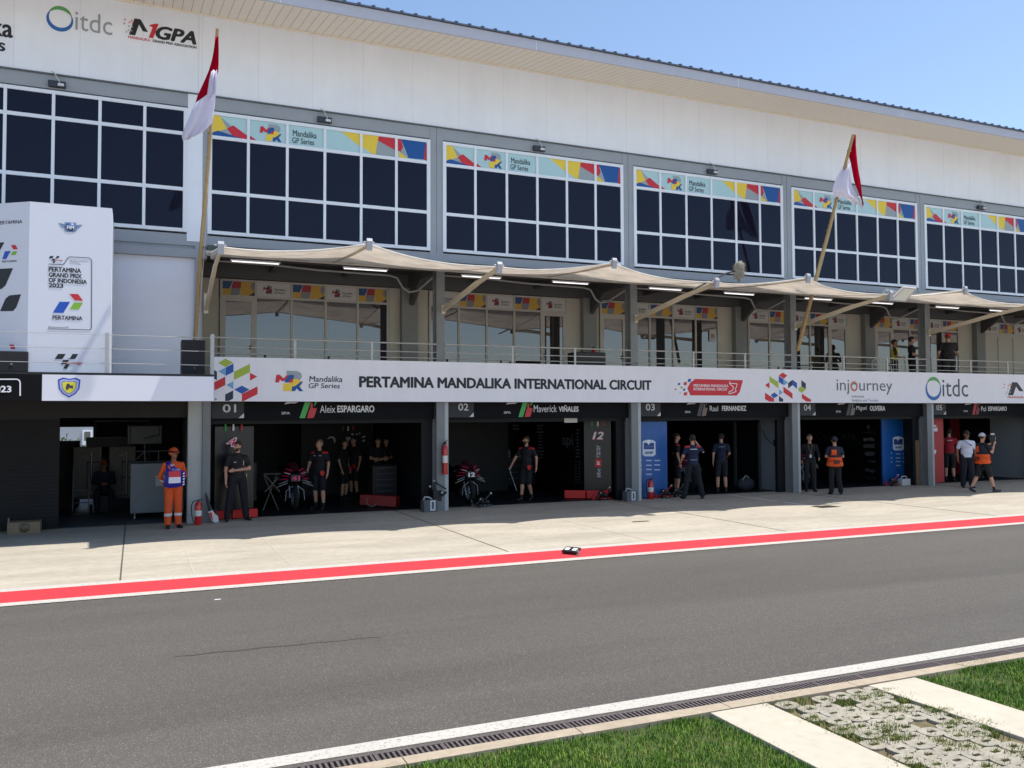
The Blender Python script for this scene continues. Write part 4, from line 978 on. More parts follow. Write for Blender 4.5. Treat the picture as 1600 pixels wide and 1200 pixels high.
for _ in range(700):
    i = random.randrange(0, len(vs)); p = vs[i] + Vector([random.gauss(0, .012) for _ in range(3)]); ax = pts[min(8, i // nn)]; d = (p - ax).normalized() * .05 + Vector((0, 0, -.03)); q = Vector([random.gauss(0, .006) for _ in range(3)])
    mic.add([p, p + q, p + d], [(0, 1, 2)])
mic.build('windshield', MIC, e)

def speaker(loc, w, d, h, label, extra=0):
    e = empty('loudspeaker', loc, label, 'loudspeaker'); x, y, z = loc
    m = MB(); m.box(x - w / 2, x + w / 2, y - d / 2, y + d / 2, z, z + h); m.build('cabinet', BLACK, e, bevel=.02)
    m = MB(); m.box(x - w / 2 + .02, x + w / 2 - .02, y - d / 2 - .008, y - d / 2 + .001, z + .03, z + h - .03); m.build('grille', mat('speaker_grille', (26, 27, 30), .7, bump=.5, bscale=300), e)
    MB().lathe([(0, -.006), (.03, -.006), (.03, 0)], (x + w * .05, y - d / 2 - .008, z + .14), 12, 'y').build('badge', LET((70, 70, 72)), e)
speaker((-.50, -1.85, 3.24), .46, .4, .72, 'tall black loudspeaker behind the wires beside the canopy corner')
speaker((-3.74, -2.02 - .0, 3.24), .62, .3, .40, 'low black loudspeaker in front of the white podium block')
e = empty('equipment_case', (9.95, .35, 3.2), 'wide black equipment case behind the terrace railing by the extinguisher', 'case')
MB().box(9.50, 10.42, .2, .75, 3.215, 4.13).build('case_body', BLACK, e, bevel=.02)
MB().box(9.50, 10.42, .196, .203, 3.95, 3.965).build('lid_seam', LET((60, 62, 66)), e)

def extinguisher(h=.55, r=.075):
    e = empty('fire_extinguisher')
    m = MB(); m.lathe([(0, 0), (r * .95, 0), (r, .01), (r, h * .74), (r * .85, h * .84), (r * .4, h * .9), (r * .3, h * .93), (0, h * .93)], n=18); m.build('cylinder', RED_EXT, e)
    m = MB(); m.lathe([(r * 1.005, h * .35), (r * 1.015, h * .36), (r * 1.015, h * .56), (r * 1.005, h * .57)], n=18); m.build('label_band', LET((215, 210, 205)), e)
    m = MB(); m.box(-.02, .02, -.02, .02, h * .92, h * .99); m.bar((-.02, 0, h * .97), (.10, 0, h * 1.03), .02, .012); m.bar((-.02, 0, h * .95), (.09, 0, h * .95), .02, .012); m.build('valve', BLACK, e)
    m = MB(); m.tube([(-.02, 0, h * .95), (-r * 1.4, 0, h * .93), (-r * 1.9, 0, h * .75), (-r * 1.7, 0, h * .35), (-r * 1.15, 0, h * .08)], .011, 6); m.build('hose', BLACKRUB, e)
    return e
ex = extinguisher()
place(ex, -.27, -.30, 0, 0, 1.02); tag(ex, 'red fire extinguisher standing on the ground beside the orange marshal', 'fire extinguisher', 'fire extinguishers')
for x, y, z, s, lab in ((11.86, .22, 0, 1.08, 'red fire extinguisher standing on the floor before the blue panel'), (5.585, -.09, .92, 1.5, 'slim red fire extinguisher hung on the column left of the second garage'), (11.14, 2.2, 3.75, 1.3, 'red fire extinguisher on the terrace pillar beside the second bay doors')):
    c = copy_tree(ex); place(c, x, y, z, .6 if z else 0, s); tag(c, lab, 'fire extinguisher', 'fire extinguishers')
for c in list(bpy.data.objects):
    if c.name.startswith('fire_extinguisher') and c.location.z > .5: c.scale = (c.scale[0] * .62, c.scale[1] * .62, c.scale[2])

# leaf blower leaning with a black nozzle
e = empty('blower', (.03, -.1, 0), 'white and red hand blower with a long black nozzle leaning on the corner post', 'blower')
m = MB(); m.prism([(-.06, .26), (.04, .30), (.10, .20), (.16, .16), (.18, .02), (.10, .0), (.02, .06)], -.20, -.06); m.build('housing', mat('blower_white', (200, 198, 195), .4), e, bevel=.02)
m = MB(); m.prism([(-.045, .24), (.02, .25), (.05, .08), (.03, .08)], -.21, -.203); m.build('side_panel', LET((190, 40, 35)), e)
m = MB(); m.tube([(.02, -.13, .26), (-.06, -.10, .50), (-.10, -.07, .68)], .055, 10, .012); m.build('nozzle', BLACK, e)
m = MB(); m.tube([(.05, -.13, .27), (.12, -.13, .30), (.17, -.13, .24), (.15, -.13, .16)], .014, 8); m.build('handle', BLACK, e)

# portable marker lamp lying on the red stripe
e = empty('marker_light', (5.34, -7.38, 0), 'black twin panel marker lamp lying on the red stripe', 'lamp')
M = Matrix.Translation((5.34, -7.38, .004)) @ Matrix.Rotation(math.radians(-58), 4, 'Z') @ Matrix.Rotation(math.radians(17), 4, 'X') @ Matrix.Translation((0, .03, .055))
M = M @ Matrix.Scale(.72, 4)
m = MB(); m.box(-.20, .20, -.13, .13, -.03, .03, M); m.build('housing', BLACK, e, bevel=.008)
m = MB()
for x in (-.1, .1): m.box(x - .055, x + .055, -.06, .06, .0302, .034, M)
m.build('lens', LET((238, 240, 242)), e)
m = MB(); m.box(.20, .23, -.1, -.02, -.03, .03, M); m.bar(M @ Vector((.2, -.12, -.03)), M @ Vector((.32, -.16, -.035)), .03, .01); m.build('bracket', STEEL, e)

# cardboard carton
e = empty('carton', (-3.66, -.10, 0), 'brown cardboard box on the ground before the black shutter', 'box')
MB().box(-3.95, -3.36, -.28, .12, 0, .235).build('box_body', mat('cardboard', (128, 112, 90), .85, noise=.15, nscale=10), e, bevel=.004)
m = MB(); m.lathe([(0, -.001), (.10, -.001), (.10, 0)], (-3.64, -.281, .12), 20, 'y'); m.build('print_mark', LET((96, 82, 66)), e)
MB().box(-3.95, -3.92, -.20, -.19, .235, .33).build('flap', MATS['cardboard'], e)

# equipment in the left garage
GC = mat('grey_cover', (112, 116, 120), .8, noise=.1, nscale=3, bump=.3, bscale=4)
e = empty('covered_trolley', (-1.0, 1.7, 0), 'grey covered trolley on castors behind the marshal', 'trolley')
m = MB(); m.box(-1.66, -.50, 1.15, 1.95, .16, 1.31); m.build('cover', GC, e, bevel=.03)
m = MB()
for x in (-1.56, -.6):
    for y in (1.25, 1.85): m.lathe([(0, -.02), (.06, -.02), (.06, .02), (0, .02)], (x, y, .065), 12, 'x'); m.box(x - .01, x + .01, y - .02, y + .02, .07, .17)
m.build('castor', STEEL, e)
for x0, x1, z0, z1 in ((-1.12, -.72, .78, 1.02),): MB().box(x0, x1, 1.142, 1.146, z0, z1).build('notice', LET((150, 152, 152)), e)
m = MB(); put_text(m, 'PIT EQUIPMENT', -1.09, -.75, .95, .98, 1.139) if 0 else m.box(-1.09, -.76, 1.138, 1.1415, .95, .965).box(-1.07, -.78, 1.138, 1.1415, .86, .866); m.build('notice_lines', LET((80, 82, 84)), e)
e = empty('folded_stand', (-1.1, 1.6, 1.31), 'dark tubular folding frame standing on the covered trolley', 'frame')
m = MB()
for (a, b) in (((-1.6, 1.5), (-.55, 1.5)), ((-1.35, 1.5), (-1.35, 1.75)), ((-1.05, 1.5), (-1.05, 1.75)), ((-1.55, 1.75), (-.6, 1.75)), ((-1.6, 1.5), (-1.35, 1.75)), ((-.8, 1.5), (-.6, 1.75))): m.tube([(a[0], 1.6, a[1] - .17), (b[0], 1.6, b[1] - .17)], .016, 6)
m.build('frame_tubes', mat('dark_steel', (70, 72, 76), .5, metal=.5), e)
m = MB(); m.box(-1.62, -.9, 1.5, 1.7, 1.32, 1.345); m.build('frame_base', BLACK, e)
e = empty('wall_monitor', (-1.3, 2.4, 1.75), 'dark tv screen on a stand above the covered trolley', 'screen')
m = MB(); m.box(-1.75, -.95, 2.3, 2.36, 1.72, 2.2); m.build('screen_panel', BLACK, e, bevel=.02); m = MB(); m.tube([(-1.68, 2.28, 1.75), (-1.68, 2.28, 2.16), (-1.02, 2.28, 2.16), (-1.02, 2.28, 1.95), (-1.4, 2.28, 1.86)], .02, 6); m.tube([(-1.35, 2.33, 1.72), (-1.35, 2.33, 1.3)], .03, 6); m.build('screen_frame', MATS['dark_steel'], e)
CAB = mat('grey_beige_case', (116, 110, 100), .6, noise=.15, nscale=3)
for i, (x0, x1, y, lab) in enumerate(((-3.02, -2.36, 4.2, 'left grey flight case with a tall steel post in the left garage'), (-2.18, -1.55, 4.0, 'right grey flight case with shelf frame in the left garage'))):
    e = empty('flight_case', (x0, y, 0), lab, 'case', 'grey flight cases in the left garage')
    MB().box(x0, x1, y, y + .7, .35, 1.62).build('case_body', CAB, e, bevel=.01)
    m = MB(); xm = x0 + .42; m.tube([(xm, y - .06, .40), (xm, y - .06, 1.50)], .022, 8); m.tube([(xm, y - .06, 1.45), (xm - .2, y - .06, 1.38)], .02, 6); m.build('steel_post', STEEL, e)
    m = MB(); m.box(x0, x1, y - .02, y + .7, .28, .35); m.box(x1 - .34, x1 - .30, y - .05, y - .01, .5, 1.25); m.box(x1 - .34, x1, y - .05, y - .01, 1.21, 1.25); m.box(x1 - .34, x1, y - .05, y - .01, .8, .84); m.build('case_frame', BLACK, e)
e = empty('work_light_bar', (-2.3, 3.8, 1.6), 'long black box lying across the two flight cases', 'box')
MB().box(-2.72, -1.62, 3.9, 4.4, 1.63, 1.87).build('box_body', BLACK_IN, e); MB().box(-2.72, -1.62, 3.895, 3.9, 1.86, 1.872).build('trim', LET((80, 82, 84)), e)
e = empty('tool_cabinet', (-3.2, 5.2, 0), 'dark maroon cabinet beside the bright rear doorway of the left garage', 'cabinet')
MB().box(-3.45, -2.95, 5.2, 5.9, 0, 1.75).build('cabinet_body', mat('maroon_cabinet', (44, 24, 28), .6), e)
MB().box(-3.44, -2.96, 5.18, 5.2, .9, .92).build('cabinet_handle', BLACK, e)
e = empty('storage_rack', (-1.9, 6.2, 0), 'tall dark tubular rack with hoses at the back of the left garage', 'rack')
m = MB()
for x in (-2.6, -1.2):
    for y in (6.0, 6.5): m.tube([(x, y, 0), (x, y, 2.3)], .022, 6)
for z in (.6, 1.2, 1.8, 2.28): m.bar((-2.6, 6.0, z), (-1.2, 6.0, z), .03, .03); m.bar((-2.6, 6.5, z), (-1.2, 6.5, z), .03, .03)
m.build('rack_frame', LET((120, 122, 126)), e)
m = MB()
for z in (.62, 1.22, 1.82): m.box(-2.58, -1.22, 6.0, 6.5, z, z + .02)
m.build('shelf', BLACK_IN, e)
m = MB(); m.tube([(-2.45 + .18 * math.cos(a), 5.96, 1.5 + .22 * math.sin(a)) for a in np.linspace(0, 6.28, 18)], .022, 6); m.tube([(-1.6 + .16 * math.cos(a), 5.96, 2.0 + .16 * math.sin(a)) for a in np.linspace(0, 6.28, 18)], .02, 6); m.build('coiled_hose', LET((86, 88, 92)), e)
e = empty('hand_truck', (-2.75, 2.9, 0), 'dark hand truck with steel handles in the left garage doorway', 'trolley')
m = MB()
for x in (-2.95, -2.6): m.tube([(x, 3.0, .1), (x, 3.05, 1.05), (x, 3.2, 1.25)], .018, 6)
for z in (.3, .6, .9): m.tube([(-2.95, 3.02, z), (-2.6, 3.02, z)], .014, 6)
m.build('truck_frame', LET((110, 112, 116)), e); m = MB(); m.box(-2.98, -2.57, 2.75, 3.0, .04, .06); m.build('toe_plate', BLACK, e)
m = MB()
for x in (-3.0, -2.55): m.lathe([(0, -.03), (.12, -.03), (.12, .03), (0, .03)], (x, 3.08, .12), 14, 'x')
m.build('wheel', BLACKRUB, e)
# outdoors behind the rear doorway
e = empty('site_cabin', (-4.6, 22, 0), 'white site cabin with a window seen through the rear doorway', 'cabin')
ca, cb_ = at(60, 680, 20)[0], at(152, 680, 20)[0]; MB().box(ca, cb_, 20, 23, 0.25, 4.3).build('cabin_wall', mat('cabin_paint', (150, 158, 170), .6), e)
m = MB(); w0, zt_ = at(129, 672, 20); w1, zb_ = at(144, 698, 20); m.box(w0, w1, 19.94, 20, zb_, zt_); wf_ = m.build('window_frame', WFRAME, e); MB().box(w0 + .07, w1 - .07, 19.92, 19.94, zb_ + .25, zt_ - .07).build('pane', LET((90, 92, 92)), wf_)
MB().box(ca - .1, cb_ + .1, 19.9, 23.1, 4.3, 4.4).build('cabin_roof', GREY_STEEL, e)
m = MB(); rr = random.Random(6)
for _ in range(900):
    c = Vector((-4.2 + rr.gauss(0, .35), 15.5 + rr.gauss(0, .4), .9 + rr.gauss(0, .3))); 
    if c.z < .3: continue
    d = Vector([rr.gauss(0, .09) for _ in range(3)]); q = Vector([rr.gauss(0, .07) for _ in range(3)]); m.add([c, c + d, c + d + q], [(0, 1, 2)])
tag(m.build('shrub', mat('shrub_leaf', (70, 92, 44), .7)), 'green shrub outside the rear doorway of the left garage', 'shrub')

# ------------------------------------------------------------------ team panels, tool boxes, small gear
def panel(loc, pts, z0, z1, body, label, fn=None, th=.05):
    e = empty('display_panel', loc, label, 'panel')
    m = MB(); (xa, ya), (xb, yb_) = pts; m.bar((xa, ya, (z0 + z1) / 2), (xb, yb_, (z0 + z1) / 2), th, z1 - z0); m.build('board', body, e)
    return e
PD = mat('dark_gloss_board', (17, 16, 20), .28, noise=.15, nscale=1.2)
p1 = panel((.58, .66, 0), ((.14, .62), (1.03, .74)), .12, 2.16, PD, 'dark board with pink number and three coloured bars behind the bearded man')
def flatdeco(parent, c, fn, name='marking'):
    m = MB(); fn(m); return m.build(name, LET(c), parent)
for c, xa in ((K_GREEN, 351), (K_WHITE, 363.5), (K_RED, 376.5)): flatdeco(p1, c, lambda m: m.box(at(xa, 670, .58)[0], at(xa + 2.6, 670, .58)[0], .585, .592, at(xa, 673, .58)[1], at(xa, 663, .58)[1]))
flatdeco(p1, (235, 235, 235), lambda m: ptext(m, '4', 353.0, 683.5, 370.5, 698.5, .592, bold=.045, shear=.2), 'number')
flatdeco(p1, (225, 25, 90), lambda m: ptext(m, '4', 354.2, 684.6, 369.0, 697.2, .586, bold=0, shear=.2), 'number')
RB = mat('red_case_paint', (205, 28, 26), .45)
def red_base(loc, segs, h, label):
    e = empty('red_plinth', loc, label, 'plinth')
    for (xa, ya, xb, yb_) in segs: MB().bar((xa, ya, h / 2 + .02), (xb, yb_, h / 2 + .02), .12, h).build('plinth_block', RB, e, bevel=.005)
    return e
red_base((.6, .5, 0), [(.14, .46, .50, .50), (.53, .50, .86, .54), (.90, .54, 1.10, .57)], .19, 'row of red plinth blocks at the foot of the number four board')
p2 = panel((10.5, 1.2, 0), ((10.30, 1.28), (10.95, .86)), .18, 2.25, PD, 'glossy dark board with number twelve and upright lettering beside the second garage')
def onboard(px, py, off=.03):
    # board line from (10.30,1.28) to (10.95,.86)
    d = FWD + RGT * (px - 800) / FL - UPV * (py - 600) / FL; nx, ny = -.42, -.65; L_ = math.hypot(nx, ny); nx /= L_; ny /= L_
    t = ((10.30 + nx * off - CX) * nx + (1.28 + ny * off - CY) * ny) / (d.x * nx + d.y * ny)
    return Vector((CX + d.x * t, CY + d.y * t, CH + d.z * t))
def bpoly(parent, c, pts, off=.032, name='marking'): m = MB(); m.add([onboard(x, y, off) for x, y in pts], [tuple(range(len(pts)))]); m.build(name, LET(c), parent)
for c, x in ((K_GREEN, 924), (K_WHITE, 933), (K_RED, 942)): bpoly(p2, c, [(x, 657), (x + 2.2, 657), (x + 2.2, 666), (x, 666)])
def btext(parent, body, x0, y0, x1, y1, c, off=.034, rot=0, name='lettering', **k):
    vs, fs = text_geo(body, **k); a = np.array(vs)
    if rot: a = np.stack([-a[:, 1], a[:, 0], a[:, 2]], 1)
    lo, hi = a.min(0), a.max(0); m = MB()
    m.add([onboard(x0 + (x1 - x0) * (v[0] - lo[0]) / (hi[0] - lo[0]), y1 + (y0 - y1) * (v[1] - lo[1]) / (hi[1] - lo[1]), off + v[2]) for v in a], fs); m.build(name, LET(c), parent)
btext(p2, '12', 925, 674, 944, 687.5, K_RED, bold=.06, shear=.25, name='number'); btext(p2, '12', 925.6, 674.6, 943.2, 686.4, K_WHITE, .038, bold=.03, shear=.25, name='number')
btext(p2, 'racer', 932, 695.5, 938, 714.5, (200, 202, 205), rot=1); btext(p2, '#be', 932, 732, 939, 746, (200, 202, 205), rot=1)
bpoly(p2, (215, 30, 30), [(930, 717.5), (940, 717.5), (940, 729.5), (930, 729.5)]); btext(p2, 'a', 932.5, 720.5, 937.5, 726.5, K_WHITE, .038, bold=.02)
red_base((10.4, 1.1, 0), [(9.75, 1.45, 10.25, 1.12), (10.28, 1.10, 10.80, .76)], .22, 'long red plinth under the number twelve board')
# inner sponsor boards of garage two and four
def board_y(x0, x1, y, z0, z1, label, body=BLACK_IN):
    e = empty('display_panel', ((x0 + x1) / 2, y, 0), label, 'panel'); MB().box(x0, x1, y, y + .05, z0, z1).build('board', body, e); return e
def atx(px, py, X):             # point (y, z) on the plane x = X
    d = FWD + RGT * (px - 800) / FL - UPV * (py - 600) / FL; t = (X - CX) / d.x
    return CY + d.y * t, CH + d.z * t
def board_x(n, pl, pr, z0, z1, label, body=BLACK_IN):      # board on the right hand side wall of garage n
    X = (n + 1) * P - .305; e = empty('display_panel', (X, 1.0, 0), label, 'panel')
    ya, yb_ = atx(pr, 700, X)[0], atx(pl, 700, X)[0]; MB().box(X - .05, X - .004, ya, yb_, z0, z1).build('board', body, e); return e, X - .054
def xtext(parent, body, x0, y0, x1, y1, X, c, bold=0, shear=0):
    vs, fs = text_geo(body, bold, shear); a = np.array(vs); lo, hi = a.min(0), a.max(0); ya, zt = atx(x0, y0, X); yb_, _ = atx(x1, y0, X); _, zb = atx(x0, y1, X)
    MB().add([(X - v[2], ya + (yb_ - ya) * (v[0] - lo[0]) / (hi[0] - lo[0]), zb + (zt - zb) * (v[1] - lo[1]) / (hi[1] - lo[1])) for v in a], fs).build('lettering', LET(c), parent)
def xpoly(mb, pts, X): mb.add([(X, *atx(x, y, X)) for x, y in pts], [tuple(range(len(pts)))])
p3, XW = board_x(1, 872, 908, .0, 2.3, 'black side wall board with large grey letters in the second garage')
xtext(p3, 'api', 878, 679, 895, 700, XW, (150, 152, 160))
m = MB(); rr = random.Random(8)
for i in range(9):
    y = 671 + i * 5.2; w_ = rr.uniform(1.8, 3.6); x = 902.5; xpoly(m, [(x - w_, y), (x + w_, y), (x + w_, y + 1.7), (x - w_, y + 1.7)], XW)
for i in range(8):
    for x in (900, 905): xpoly(m, [(x - 1.2, 721 + i * 4.6), (x + 1.2, 721 + i * 4.6), (x + 1.2, 722.5 + i * 4.6), (x - 1.2, 722.5 + i * 4.6)], XW)
m.build('marking', LET((150, 152, 158)), p3)
p3b = board_y(6.9, 9.35, 4.6, .0, 2.3, 'black rear board with faint rows of grey marks behind the walking mechanic')
m = MB()
for x, n_ in ((806, 2), (844, 11)):
    for i in range(n_): w_ = rr.uniform(3, 7); ppoly(m, [(x - w_, 664 + i * 5), (x + w_, 664 + i * 5), (x + w_, 666 + i * 5), (x - w_, 666 + i * 5)], 4.59)
m.build('marking', LET((80, 82, 90)), p3b)
p3c = board_y(2.4, 6.9, 5.4, .0, 2.4, 'black rear board with white and grey painted letters behind the crew in the first garage') if 0 else board_y(3.0, 5.2, 5.6, .0, 2.4, 'black rear board with curved white letters behind the crew in the first garage')
for c, x in ((K_GREEN, 535), (K_WHITE, 543), (K_RED, 551)): m = MB(); ppoly(m, [(x, 666), (x + 2, 666), (x + 2, 673), (x, 673)], 5.59); m.build('marking', LET(c), p3c)
m = MB()
for pl in ([(511, 686), (515, 682), (521, 682), (524, 686), (524, 692), (522, 692), (521, 686), (517, 684), (513, 686)], [(540, 683), (548, 683), (547, 687), (544, 690), (543, 694), (540, 694), (541, 687)], [(549, 677), (553, 677), (553, 680), (549, 680)], [(556, 677), (559, 677), (559, 680), (556, 680)], [(561, 676), (563, 676), (563, 679), (561, 679)], [(564, 683), (570, 680), (572, 682), (567, 685)], [(566, 688), (570, 686), (571, 688), (567, 691)]): ppoly(m, pl, 5.59)
m.build('marking', LET((200, 202, 208)), p3c)
# garage three: blue panel, grey inner wall
BLUEP = mat('blue_board', (24, 88, 160), .35, noise=.12, nscale=1)
p4 = board_y(11.55, 12.60, .48, .03, 2.20, 'tall blue sponsor board at the left of the third garage', BLUEP)
def bluedeco(p, Y, dx, dy, k=1.0):
    F = lambda pts: [(dx + (x - 1000) * k, dy + (y - 690) * k) for x, y in pts]
    def add(c, pts, off=0, name='logo'): m = MB(); ppoly(m, F(pts), Y - off); m.build(name, LET(c), p)
    add((205, 215, 230), [(1004, 690), (1008, 687.5), (1020, 687.5), (1024, 690), (1024.5, 710), (1021, 713), (1007, 713), (1004, 710)])
    add((22, 60, 130), [(1006, 692), (1022, 692), (1022, 702), (1006, 702)], .003)
    add((230, 235, 240), [(1011, 687), (1016, 687), (1016.5, 691), (1013.5, 695.5), (1010.5, 691)], .006)
    m = MB(); q = F([(1008, 705.5), (1021, 709.5)]); ptext(m, 'RNF', q[0][0], q[0][1], q[1][0], q[1][1], Y - .006, bold=.03, shear=.3); m.build('lettering', LET(K_BLACK), p)
    m = MB(); q = F([(1007, 696.8), (1021, 699)]); ptext(m, 'CryptoDATA', q[0][0], q[0][1], q[1][0], q[1][1], Y - .006); m.build('lettering', LET((150, 170, 205)), p)
    m = MB()
    for x, w_, ys_ in ((1001.5, 1.5, (718, 727, 734.5)), (1014, 4.8, (719.5, 727, 733.5, 741)), (1027, 5, (719.5, 726.5, 734))):
        for y in ys_: ppoly(m, F([(x - w_, y - .8), (x + w_ * .8, y - .9), (x + w_, y + .8), (x - w_ * .8, y + .9)]), Y - .002)
    m.build('marking', LET((185, 200, 220)), p)
bluedeco(p4, .474, 1000, 690)
GIN = mat('grey_inner_panel', (128, 134, 142), .6, noise=.06)
e, XG = board_x(2, 1189.5, 1222, .0, 2.3, 'plain grey partition board with a cable box at the right of the third garage', GIN)
ya, zz = atx(1213, 692, XG); m = MB(); m.box(XG - .05, XG, ya - .08, ya + .08, zz - .1, zz + .1); m.tube([(XG - .02, *atx(1192, 672, XG)), (XG - .02, *atx(1197, 684, XG)), (XG - .02, *atx(1204, 691, XG)), (XG - .02, *atx(1212, 696, XG))], .012, 5); m.build('socket_box', BLACK, e)
e, X_ = board_x(2, 1149, 1187, 0, 2.15, 'black flat side wall board in the third garage', mat('black_door', (20, 21, 26), .5))
for px in (1149, 1187.5): y_ = atx(px, 700, X_)[0]; MB().box(X_ - .03, X_, y_ - .06, y_ + .06, 0, 2.15).build('board_edge', mat('edge_grey', (84, 88, 94), .6), e)
# garage four: black sponsor wall + blue panel
p5, XF = board_x(3, 1262, 1377, .0, 2.35, 'black side wall board with a column of pale sponsor words in the fourth garage')
for t_, x0, y0, x1, y1, c in (('CryptoDATA', 1276, 676, 1338, 690, (84, 86, 94)), ('aprilia', 1349, 683, 1366, 690, (200, 202, 208)), ('Wispr', 1351, 731, 1368, 739, (150, 152, 160)), ('MOTUL', 1352, 744, 1369, 748, (90, 92, 98)), ('CryptoDATA', 1346, 674, 1368, 677, (120, 122, 128)), ('Coins', 1357, 718.5, 1368, 722, (150, 152, 160))): xtext(p5, t_, x0, y0, x1, y1, XF, c, bold=.012)
m = MB(); xpoly(m, [(1349, 694), (1367, 694), (1367, 700), (1349, 700)], XF); xpoly(m, [(1351, 707), (1355, 705.5), (1363, 705.5), (1367, 707), (1367, 711), (1363, 712.5), (1355, 712.5), (1351, 711)], XF); xpoly(m, [(1355, 664), (1359, 664), (1360, 667), (1357, 672), (1354, 667)], XF); m.build('marking', LET((120, 122, 130)), p5)
p6 = board_y(at(1378.5, 700, 1)[0], at(1421, 700, 1)[0], 1.0, .0, 2.25, 'tall blue sponsor board at the right of the fourth garage', BLUEP)
bluedeco(p6, .994, 1391.8, 684.5, .84)
# garage five: red panels
REDP = mat('red_board', (170, 22, 28), .45, noise=.1, nscale=1)
p7 = board_y(at(1455, 700, .75)[0], at(1474.5, 700, .75)[0], .75, .0, 2.28, 'bright red team board just right of the last column', REDP)
m = MB(); [ppoly(m, q, .745) for q in ([(1458, 664), (1463, 664), (1463, 667), (1458, 667)], [(1458, 669), (1465, 668), (1465, 674), (1458, 674)], [(1459, 703), (1463, 703), (1462, 709), (1459, 710)])]; m.build('marking', LET((225, 215, 215)), p7)
board_y(at(1486, 700, 3.4)[0], at(1548, 700, 3.4)[0], 3.4, .0, 2.35, 'dark red rear wall board behind the red shirted man', mat('deep_red_board', (110, 18, 24), .5))
e, _x = board_x(4, 1549, 1660, .0, 2.7, 'plain grey inner wall of the fifth garage at the right edge', mat('grey_wall_in', (140, 144, 148), .7, noise=.05))
m = MB(); m.box(22.35, 22.52, .31, .36, 0, 1.5); tag(m.build('timber_plank', mat('raw_timber', (120, 98, 74), .8, noise=.2, nscale=8)), 'brown timber plank leaning upright behind the last column', 'plank')
m = MB(); m.box(at(882, 650, .26)[0], at(902, 650, .26)[0], .265, .295, 2.19, 2.32) ; tag(m.build('light_box', mat('pale_box', (190, 186, 176), .6)), 'pale rectangular light box hanging under the second garage sign', 'light')

def toolbox():
    e = empty('tool_box'); 
    m = MB(); m.box(-.16, .16, -.1, .1, 0, .26); m.build('box_body', mat('grey_tool_box', (84, 88, 92), .5), e, bevel=.01)
    m = MB(); 
    for a in ((-.02, .10, .03, .06), (-.02, .10, .22, .25), (-.02, .01, .06, .22), (.07, .10, .06, .22)): m.box(a[0], a[1], -.108, -.1, a[2], a[3])
    m.build('front_frame', LET((205, 208, 210)), e)
    m = MB(); m.tube([(-.14, -.02, .26), (-.12, -.04, .33), (-.02, -.05, .31), (.05, -.03, .27)], .018, 6); m.build('hose', LET((170, 172, 174)), e)
    return e
tb = toolbox(); place(tb, 5.18, -.05, 0, .1, 1.15); tag(tb, 'grey tool box with white frame at the column left of the second garage', 'tool box', 'tool boxes at the column feet')
for x, y, lab in ((11.02, -.02, 'grey tool box with white frame at the column left of the blue board'),):
    c = copy_tree(tb); place(c, x, y, 0, .1, 1.1); tag(c, lab, 'tool box', 'tool boxes at the column feet')
e = empty('battery_pack', (21.95, .55, 0), 'white carry box with handle on the floor before the second blue board', 'box')
MB().box(21.80, 22.18, .4, .62, .0, .22).build('box_body', mat('white_box', (190, 190, 190), .4), e, bevel=.02)
MB().tube([(21.85, .5, .22), (21.88, .5, .30), (22.08, .5, .30), (22.12, .5, .22)], .015, 6).build('handle', LET((200, 200, 200)), e)
def gear_pile(loc, seed, label, cat, red=0):
    """rolling paddock jack: base bars, upright, two wheels, hooks"""
    e = empty('paddock_stand', loc, label, cat); x, y, z = loc; rr = random.Random(seed)
    m = MB(); m.tube([(x - .3, y, .05), (x + .28, y - .05, .05)], .022, 6); m.tube([(x - .25, y + .12, .06), (x + .25, y + .1, .06)], .022, 6); m.tube([(x + .2, y, .05), (x + .1, y, .2), (x + .25, y, .34)], .02, 6); m.tube([(x - .25, y, .05), (x - .3, y, .22)], .018, 6)
    m.build('stand_frame', LET((170, 25, 35)) if red else MATS['dark_steel'], e)
    m = MB()
    for q in (-.1, .08): m.lathe([(0, -.02), (.045, -.02), (.045, .02), (0, .02)], (x + q, y - .08, .045), 12, 'x')
    m.tube([(x - .2, y - .05, .07), (x - .05, y - .06, .20), (x + .05, y - .05, .12)], .03, 6); m.blob((x - .02, y, .18), (.1, .07, .09)); m.blob((x + .15, y, .13), (.09, .06, .06))
    m.build('stand_wheel', BLACK, e)
    m = MB(); m.blob((x + .06, y - .1, .05), (.02, .02, .02), 8, 5); m.blob((x - .08, y - .1, .22), (.018, .018, .018), 8, 5); m.blob((x + .26, y, .35), (.03, .03, .03), 8, 5); m.build('stand_knob', LET((190, 192, 194)), e)
    return e
gear_pile((10.45, .55, 0), 1, 'black and red motorcycle stand on the floor by the number twelve board', 'stand', 1)
gear_pile((12.35, .30, 0), 2, 'low red bike stand on the floor before the tall blue board', 'stand', 1)
gear_pile((13.0 - .12, .45, 0), 3, 'dark bike stand with upright handle beside the navy dressed man', 'stand')
gear_pile((6.75, .35, 0), 4, 'thin steel paddock stand beneath the number twelve motorcycle', 'stand')
gear_pile((21.45, .50, 0), 5, 'small dark stand with white cap before the second blue board', 'stand', 1)
gear_pile((27.0, 1.6, 0), 6, 'black folded trolley on the floor of the fifth garage', 'trolley')
e = empty('equipment_bag', (15.9, .95, 0), 'dark round equipment bag on the floor at the right of the third garage', 'bag'); MB().blob((15.9, 1.1, .22), (.32, .2, .22)).build('bag_body', mat('bag_cloth', (34, 38, 46), .8, bump=.4, bscale=20), e); MB().tube([(15.7, 1.0, .35), (15.8, .95, .5), (15.95, 1.0, .42)], .02, 6).build('strap', LET((120, 122, 126)), e)
e = empty('hose_trolley', (5.34, .15, 0), 'black hose trolley with knobs beside the extinguisher column', 'trolley')
